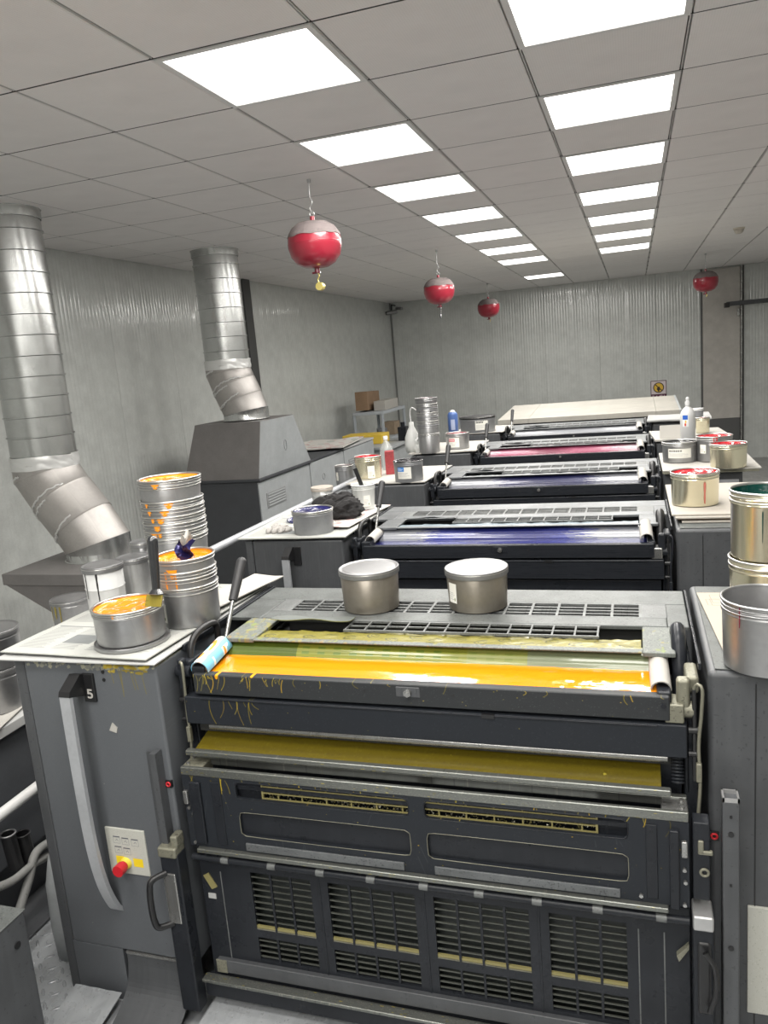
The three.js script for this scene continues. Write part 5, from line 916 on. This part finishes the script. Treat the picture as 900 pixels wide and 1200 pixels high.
// ------------------------------------------------------------------ hanging fire extinguisher balls
function extinguisher(label, px, py, wpx, ceilPx, ceilPy, tag) {
  const c = onY(ceilPx, ceilPy, CEIL), hc = onZ(px, py, c.z); hc.x = c.x = (hc.x + c.x) / 2; const r = wpx / 2 * depthOf(hc) / F;
  const t = thing('hanging_extinguisher', label, 'fire extinguisher', hc);
  const k = r, bp = [[0.12, -0.84], [0.45, -0.8], [0.72, -0.66], [0.92, -0.4], [1, -0.08], [1, 0.03]], up = [[1, 0.03], [0.99, 0.2], [0.955, 0.36]], du = [[0.955, 0.36], [0.93, 0.43], [0.8, 0.62], [0.55, 0.78], [0.12, 0.84]];
  const L = a => lathe(a.map(p => [p[0] * k, p[1] * k]), 44).translate(hc.x, hc.y, hc.z);
  part('vessel', L([...bp, ...up]), M.redGloss, t);
  part('weld_seam', lathe([[k, 0.02 * k], [k * 1.012, 0.035 * k], [k, 0.05 * k]], 44).translate(hc.x, hc.y, hc.z), M.redGloss, t);
  { const g = L(du), q = g.attributes.position; for (let i = 0; i < q.count; i++) { const a = Math.atan2(q.getZ(i) - hc.z, q.getX(i) - hc.x); if (Math.abs(q.getY(i) - hc.y - 0.36 * k) < 0.01 * k) { q.setY(i, hc.y + k * (0.22 + 0.1 * vn(Math.cos(a) * 4 + 9, Math.sin(a) * 4))); const s = 0.989 / 0.955 * 1.006; q.setX(i, hc.x + (q.getX(i) - hc.x) * s); q.setZ(i, hc.z + (q.getZ(i) - hc.z) * s); } } g.computeVertexNormals(); part('dust_cap', g, M.dustGrey, t, { label: 'grey settled dust on the crown' }); }
  part('top_fitting', cylY(hc.x, hc.z, hc.y + 0.82 * k, hc.y + 1.0 * k, 0.09 * k, 12), M.redGloss, t);
  part('hook_eye', new THREE.TorusGeometry(0.09 * k, 0.025 * k, 8, 16).translate(hc.x, hc.y + 1.09 * k, hc.z), M.zinc, t);
  part('hanger_rod', [tube([V(hc.x + 0.03 * k, hc.y + 1.1 * k, hc.z), V(hc.x - 0.06 * k, hc.y + 1.3 * k, hc.z), V(hc.x + 0.05 * k, hc.y + 1.5 * k, hc.z), V(hc.x - 0.02 * k, hc.y + 1.7 * k, hc.z), V(hc.x, CEIL - 0.02, hc.z)], 0.028 * k, 40, 8), cylY(hc.x, hc.z, CEIL - 0.02, CEIL, 0.07 * k, 12)], M.zinc, t);
  part('valve', [cylY(hc.x, hc.z, hc.y - 1.0 * k, hc.y - 0.82 * k, 0.1 * k, 12), cylX(hc.x - 0.2 * k, hc.x + 0.12 * k, hc.y - 1.0 * k, hc.z, 0.035 * k, 8)], M.darkRedInk, t);
  if (tag === 1) { part('chain', tube([V(hc.x, hc.y - 1.0 * k, hc.z), V(hc.x + 0.06 * k, hc.y - 1.12 * k, hc.z), V(hc.x - 0.01 * k, hc.y - 1.25 * k, hc.z), V(hc.x + 0.04 * k, hc.y - 1.4 * k, hc.z)], 0.022 * k, 24, 6), M.brass, t); part('gauge', cylZ(hc.x + 0.04 * k, hc.y - 1.5 * k, hc.z - 0.03, hc.z + 0.01, 0.15 * k, 20), M.brass, t); }
  else if (tag === 2) part('chain', [tube([V(hc.x, hc.y - 0.95 * k, hc.z), V(hc.x + 0.04 * k, hc.y - 1.2 * k, hc.z), V(hc.x, hc.y - 1.45 * k, hc.z)], 0.035 * k, 20, 6), new THREE.SphereGeometry(0.09 * k, 10, 8).scale(0.8, 1.7, 0.8).translate(hc.x, hc.y - 1.6 * k, hc.z), new THREE.SphereGeometry(0.08 * k, 10, 8).translate(hc.x + 0.02 * k, hc.y - 1.12 * k, hc.z)], M.lidGrey, t);
  else part('chain', tube([V(hc.x, hc.y - 0.95 * k, hc.z), V(hc.x + 0.1 * k, hc.y - 1.1 * k, hc.z), V(hc.x + 0.05 * k, hc.y - 1.25 * k, hc.z)], 0.03 * k, 12, 6), M.brass, t);
  return t;
}
extinguisher('large red hanging extinguisher ball with round yellow gauge and dusty crown', 367.5, 287, 63, 363, 210, 1);
extinguisher('red hanging extinguisher ball with a pale dangling pendant', 515, 341, 36, 511, 293, 2);
extinguisher('small dull red hanging extinguisher ball beside the light row', 572.5, 361, 25.5, 571, 332, 3);
extinguisher('dark red hanging extinguisher ball in front of the beige door', 826.5, 330, 28, 827, 297, 3);
{ // fittings
  const s = onY(866, 267, CEIL), d = thing('smoke_detector', 'small round pale smoke detector on the ceiling', 'detector', V(s.x, CEIL - 0.06, s.z));
  part('base', lathe([[0.001, 0.04], [0.055, 0.042], [0.06, 0.06]], 24).translate(s.x, CEIL - 0.06, s.z), std(lin(0.55, 0.5, 0.42), 0.6), d); part('dome', lathe([[0.001, 0], [0.03, 0.002], [0.045, 0.02], [0.05, 0.042]], 24).translate(s.x, CEIL - 0.06, s.z), std(lin(0.5, 0.46, 0.4), 0.6), d);
  const c0 = onZ(459, 366, ZB + 0.35), cc = thing('security_camera', 'white security camera in the room corner under the ceiling', 'camera', c0);
  part('housing', [cylX(-0.1, 0.1, 0, 0, 0.035, 16).rotateY(0.5).rotateZ(0.12).translate(c0.x, c0.y, c0.z)], M.lidGrey, cc); part('lens', cylX(-0.115, -0.098, 0, 0, 0.03, 16).rotateY(0.5).rotateZ(0.12).translate(c0.x, c0.y, c0.z), M.black, cc);
  part('second_head', cylX(-0.06, 0.1, 0, 0, 0.028, 14).rotateY(-0.6).rotateZ(-0.15).translate(c0.x + 0.12, c0.y + 0.06, c0.z - 0.06), M.lidGrey, cc); part('arm', [rod(V(c0.x, c0.y + 0.02, c0.z), V(c0.x - 0.03, c0.y + 0.14, c0.z - 0.12), 0.014), rod(V(c0.x - 0.03, c0.y + 0.14, c0.z - 0.12), V(c0.x - 0.03, c0.y + 0.14, ZB), 0.014)], M.press, cc);
  // rail on the back wall beside the door
  const ra = onZ(851, 356.5, ZB + 0.25), rb = onZ(905, 354, ZB + 0.25), y0 = ra.y, rl = thing('door_rail', 'dark grey horizontal rail beside the beige door', 'rail', V(ra.x, y0, ZB + 0.25));
  part('channel', rbox(ra.x, XR - 0.02, y0 - 0.035, y0 + 0.035, ZB + 0.2, ZB + 0.3, 0.006), M.cab, rl); part('end_stop', rbox(ra.x - 0.03, ra.x + 0.05, y0 - 0.055, y0 + 0.02, ZB + 0.19, ZB + 0.31, 0.006), M.black, rl); part('bracket', [box(ra.x + 0.9, ra.x + 0.95, y0 - 0.02, y0 + 0.02, ZB, ZB + 0.22), box(ra.x + 0.25, ra.x + 0.3, y0 - 0.02, y0 + 0.02, ZB, ZB + 0.22)], M.press, rl);
  // no open flame sign
  const sl = onZ(762.3, 446.5, ZB).x, sr = onZ(781, 445.5, ZB).x, st = onZ(771, 446, ZB).y, w = sr - sl, h = w * 1.34;
  const sg = thing('warning_sign', 'white warning sign with struck-out flame in a yellow circle, dark red border', 'sign', V((sl + sr) / 2, st - h, ZB + 0.005));
  const tex = canvasTex(192, 256, (x) => {
    x.fillStyle = rgb(74, 20, 48); x.fillRect(0, 0, 192, 256); x.fillStyle = rgb(216, 204, 206); x.fillRect(8, 8, 176, 162);
    x.fillStyle = rgb(222, 182, 60); x.beginPath(); x.arc(96, 88, 60, 0, 7); x.fill(); x.fillStyle = rgb(40, 26, 14);
    x.beginPath(); x.moveTo(96, 128); x.bezierCurveTo(66, 122, 74, 92, 88, 78); x.bezierCurveTo(88, 92, 98, 92, 98, 70); x.bezierCurveTo(118, 88, 122, 120, 96, 128); x.fill(); x.fillRect(86, 126, 22, 12);
    x.strokeStyle = rgb(50, 26, 12); x.lineWidth = 11; x.beginPath(); x.arc(96, 88, 60, 0, 7); x.stroke(); x.beginPath(); x.moveTo(54, 46); x.lineTo(138, 130); x.stroke();
    x.strokeStyle = rgb(226, 206, 214); x.lineWidth = 5;
    const ch = [[[0, 8, 36, 8], [18, 0, 18, 34], [4, 20, 32, 20], [2, 36, 14, 22], [34, 36, 22, 22], [0, 44, 36, 44], [18, 44, 18, 56], [6, 56, 2, 60], [30, 56, 34, 60]], [[18, 0, 18, 56], [18, 24, 34, 24], [6, 20, 6, 56], [0, 57, 38, 57]], [[10, 0, 10, 40], [2, 14, 6, 22], [18, 12, 14, 22], [10, 40, 2, 56], [22, 4, 38, 4], [22, 4, 22, 56], [38, 4, 38, 56], [22, 56, 38, 56], [30, 16, 24, 44], [26, 26, 36, 44]], [[18, 0, 18, 28], [18, 28, 4, 56], [18, 28, 34, 56], [4, 14, 10, 26], [34, 14, 28, 26]]];
    ch.forEach((c, k) => { for (const [a, b, d, e] of c) { x.beginPath(); x.moveTo(10 + k * 45 + a, 182 + b); x.lineTo(10 + k * 45 + d, 182 + e); x.stroke(); } });
  });
  part('board', planarUV(rbox(sl, sr, st - h, st, ZB + 0.003, ZB + 0.008, 0.001), 'x', 'y', sl, st - h, w, h), tinted(tex, 0.5), sg, { keepUV: true });
}
{ // pallet with boards at the right behind the cabinets
  const p0 = onY(880, 548, 0.5);
  const t = thing('wooden_pallet', 'brown wooden pallet stack behind the right hand cabinets', 'pallet', V(1.75, 0, -6.6));
  for (let k = 0; k < 6; k++) part('deck_board', rbox(1.15, 2.4, 0.60, 0.625, -6.1 - k * 0.2, -6.25 - k * 0.2, 0.003), M.wood, t);
  for (const x of [1.15, 1.72, 2.28]) for (const h of [0.02, 0.22, 0.42]) part('stringer', rbox(x, x + 0.12, h, h + 0.16, -6.1, -7.25, 0.004), M.wood, t);
  for (const h of [0.18, 0.38]) for (let k = 0; k < 3; k++) part('deck_board', rbox(1.15, 2.4, h, h + 0.04, -6.1 - k * 0.5, -6.25 - k * 0.5, 0.003), M.wood, t);
  solo('paper_ream', 'pale wrapped paper stack lying on the wooden pallet', 'paper', rbox(1.2, 2.35, 0.626, 0.72, -6.12, -7.2, 0.008), M.cardboard, V(1.75, 0.626, -6.6));
}
// ------------------------------------------------------------------ left foreground
{ // handrail past the cabinets, cup at the back of the first cabinet
  const a = onX(258, 640, -1.72), hr = thing('handrail', 'grey tubular handrail running past the left hand cabinets', 'handrail', V(-1.72, PLAT, -3.4));
  part('rail', rod(V(-1.72, a.y, -2.3), V(-1.72, a.y, -4.9), 0.017, 14), M.handle, hr);
  for (const z of [-2.32, -3.55, -4.88]) part('post', cylY(-1.72, z, PLAT, a.y, 0.015, 12), M.handle, hr);
  const c = V(-1.395, TOP + 0.0005, -2.232), cu = thing('plastic_cup', 'small white cup with blue lid behind the short orange stained stack', 'cup', c);
  part('body', lathe([[0.001, 0], [0.018, 0.001], [0.024, 0.07], [0.022, 0.07], [0.001, 0.068]], 24).translate(c.x, c.y, c.z), M.white, cu); part('lid', lathe([[0.025, 0.068], [0.025, 0.08], [0.018, 0.09], [0.001, 0.091]], 24).translate(c.x, c.y, c.z), M.blueCan, cu);
}
{
  const cx = -1.98, cy = y(-1.055);
  const t = thing('utility_console', 'dark low console with white edged top beside the first cabinet', 'console', V(-2.3, 0, -2.3));
  part('body', rbox(-2.55, cx - 0.02, y(-1.52), cy - 0.035, -1.25, -3.3, 0.006), M.hoodDark, t);
  part('plinth', rbox(-2.55, -2.08, 0, y(-1.52), -1.3, -3.25, 0.006), M.hoodDark, t);
  part('top', rbox(-2.58, cx, cy - 0.035, cy, -1.2, -3.3, 0.004), M.paperCool, t);
  paper('scrap_paper', 'white scrap paper on the low console top under two stacked cans', 'paper', -2.2, -2.0, 0.34, 0.5, 0.3, cy + 0.0005, M.paper, 0.012, 0.003);
  const pr = [onX(-5, 948, -1.9), onX(45, 906, -1.9)];
  solo('white_pipe', 'white plastic pipe running along the low console', 'pipe', rod(V(-1.9, y(-1.275), -1.3), V(-1.9, y(-1.262), -2.2), 0.018, 14), M.white, V(-1.9, y(-1.27), -1.7));
  for (const [px, py, px2, py2, lab] of [[9, 977, 17, 1018, 'open black plastic tube with pale rim hanging at the console'], [26, 977, 31, 1015, 'closed black plastic tube hanging beside the open one']]) {
    const a = onX(px, py, -1.9), b = onX(px2, py2, -1.9); b.x = a.x; b.z = a.z - 0.01; const tt = thing('plastic_tube', lab, 'tube', b);
    part('barrel', [ringSeg(a, V(0, 1, 0), b, V(0, 1, 0), 0.022, false), cylY(b.x, b.z, b.y, b.y + 0.004, 0.02)], M.black, tt); part('rim', new THREE.TorusGeometry(0.0225, 0.003, 8, 20).rotateX(1.57).translate(a.x, a.y, a.z), px < 20 ? M.lidGrey : M.black, tt);
  }
  const hp = (px, py) => onX(px, py, -1.86);
  solo('hose', 'grey corrugated hose curving from the console to the deck', 'hose', tube([hp(60, 985), hp(42, 1000), hp(34, 1030), hp(22, 1070), hp(15, 1110)], 0.014, 40, 10), M.hose, hp(22, 1070));
  solo('hose', 'pale hose lying low along the console', 'hose', tube([hp(-8, 1042), hp(15, 1032), hp(40, 1012), hp(62, 1000)], 0.013, 30, 10), M.hose, hp(15, 1032));
  const wj = onX(60, 1030, -1.735);
  solo('plastic_jug', 'white and grey jug standing behind the first cabinet corner', 'jug', [lathe([[0.001, 0], [0.055, 0.004], [0.06, 0.1], [0.055, 0.25], [0.035, 0.34], [0.012, 0.37], [0.001, 0.371]], 28).translate(wj.x, PLAT, wj.z - 0.05)], M.hoodSide, V(wj.x, PLAT, wj.z - 0.05));
  solo('floor_strip', 'dark grey floor strip under the console hoses', 'floor strip', rbox(-2.075, -1.922, PLAT, PLAT + 0.012, -1.3, -3.0, 0.003), M.cab, V(-2.0, PLAT, -2.1));
  // corner of the neighbouring cabinet
  const nb = thing('side_cabinet', 'low grey cabinet corner with a round hole across the walkway', 'cabinet', V(-1.7, PLAT, -0.9));
  part('body', rbox(-1.97, -1.433, PLAT, y(-1.222), -0.4, -1.3, 0.006), M.cab, nb); part('top_plate', rbox(-1.97, -1.432, y(-1.222), y(-1.219), -0.4, -1.302, 0.001), M.top, nb);
  part('cable_hole', cylX(-1.435, -1.43, y(-1.286), -1.262, 0.009, 14), M.black, nb); part('bracket', rbox(-1.432, -1.40, PLAT, y(-1.46), -0.95, -1.12, 0.004), M.black, nb);
  const fl = [onY(72, 1180, PLAT + 0.02), onY(128, 1190, PLAT + 0.02)];
  solo('checker_plate', 'loose bent scrap of checker plate at the foot of the first cabinet', 'metal plate', sheet(-1.6, -1.44, -1.42, -1.58, 10, 8, (a, b, x, z) => PLAT + 0.012 + 0.03 * b + 0.006 * vn(a * 9, b * 9), 0.003), M.plate, V(-1.52, PLAT, -1.5));
  solo('step_plate', 'bright worn steel step plate in front of the orange unit', 'metal plate', [rbox(-1.165, 0.1, PLAT, y(-1.702), -1.1, -1.655, 0.012, 2)], M.plate, V(-0.5, PLAT, -1.4));
  // cans left of the cabinet
  canAt('silver can with dark runs and dusty lid on the low console', 88, 736, 45, 700, cy + 0.0002, { name: 'lidded_can', mat: M.silverCan, lid: true, smears: [[0.1, 0.2, 0.9, 0.006, M.olive], [-0.2, 0.4, 0.9, 0.009, M.olive], [-0.5, 0.3, 0.9, 0.004, M.olive]] });
  const k1 = canAt('silver can standing on the console scrap paper beneath another can', 4, 838, 62, 778, cy + 0.005, { mat: M.silverCan, lid: true, lidMat: M.silverCan });
  const p = k1.position; const hh = onX(8, 795, -1.95);
  can('silver lidded can stacked upon another silver can beside the first cabinet', V(p.x + 0.01, p.y + (canHeights.get(k1) + 0.006), p.z), 0.088, 0.125, { name: 'lidded_can', mat: M.silverCan, lid: true, lidMat: M.silverCan });
}
scene.traverse(o => { if (o.isMesh) { o.castShadow = true; o.receiveShadow = true; } });
renderer.render(scene, camera);
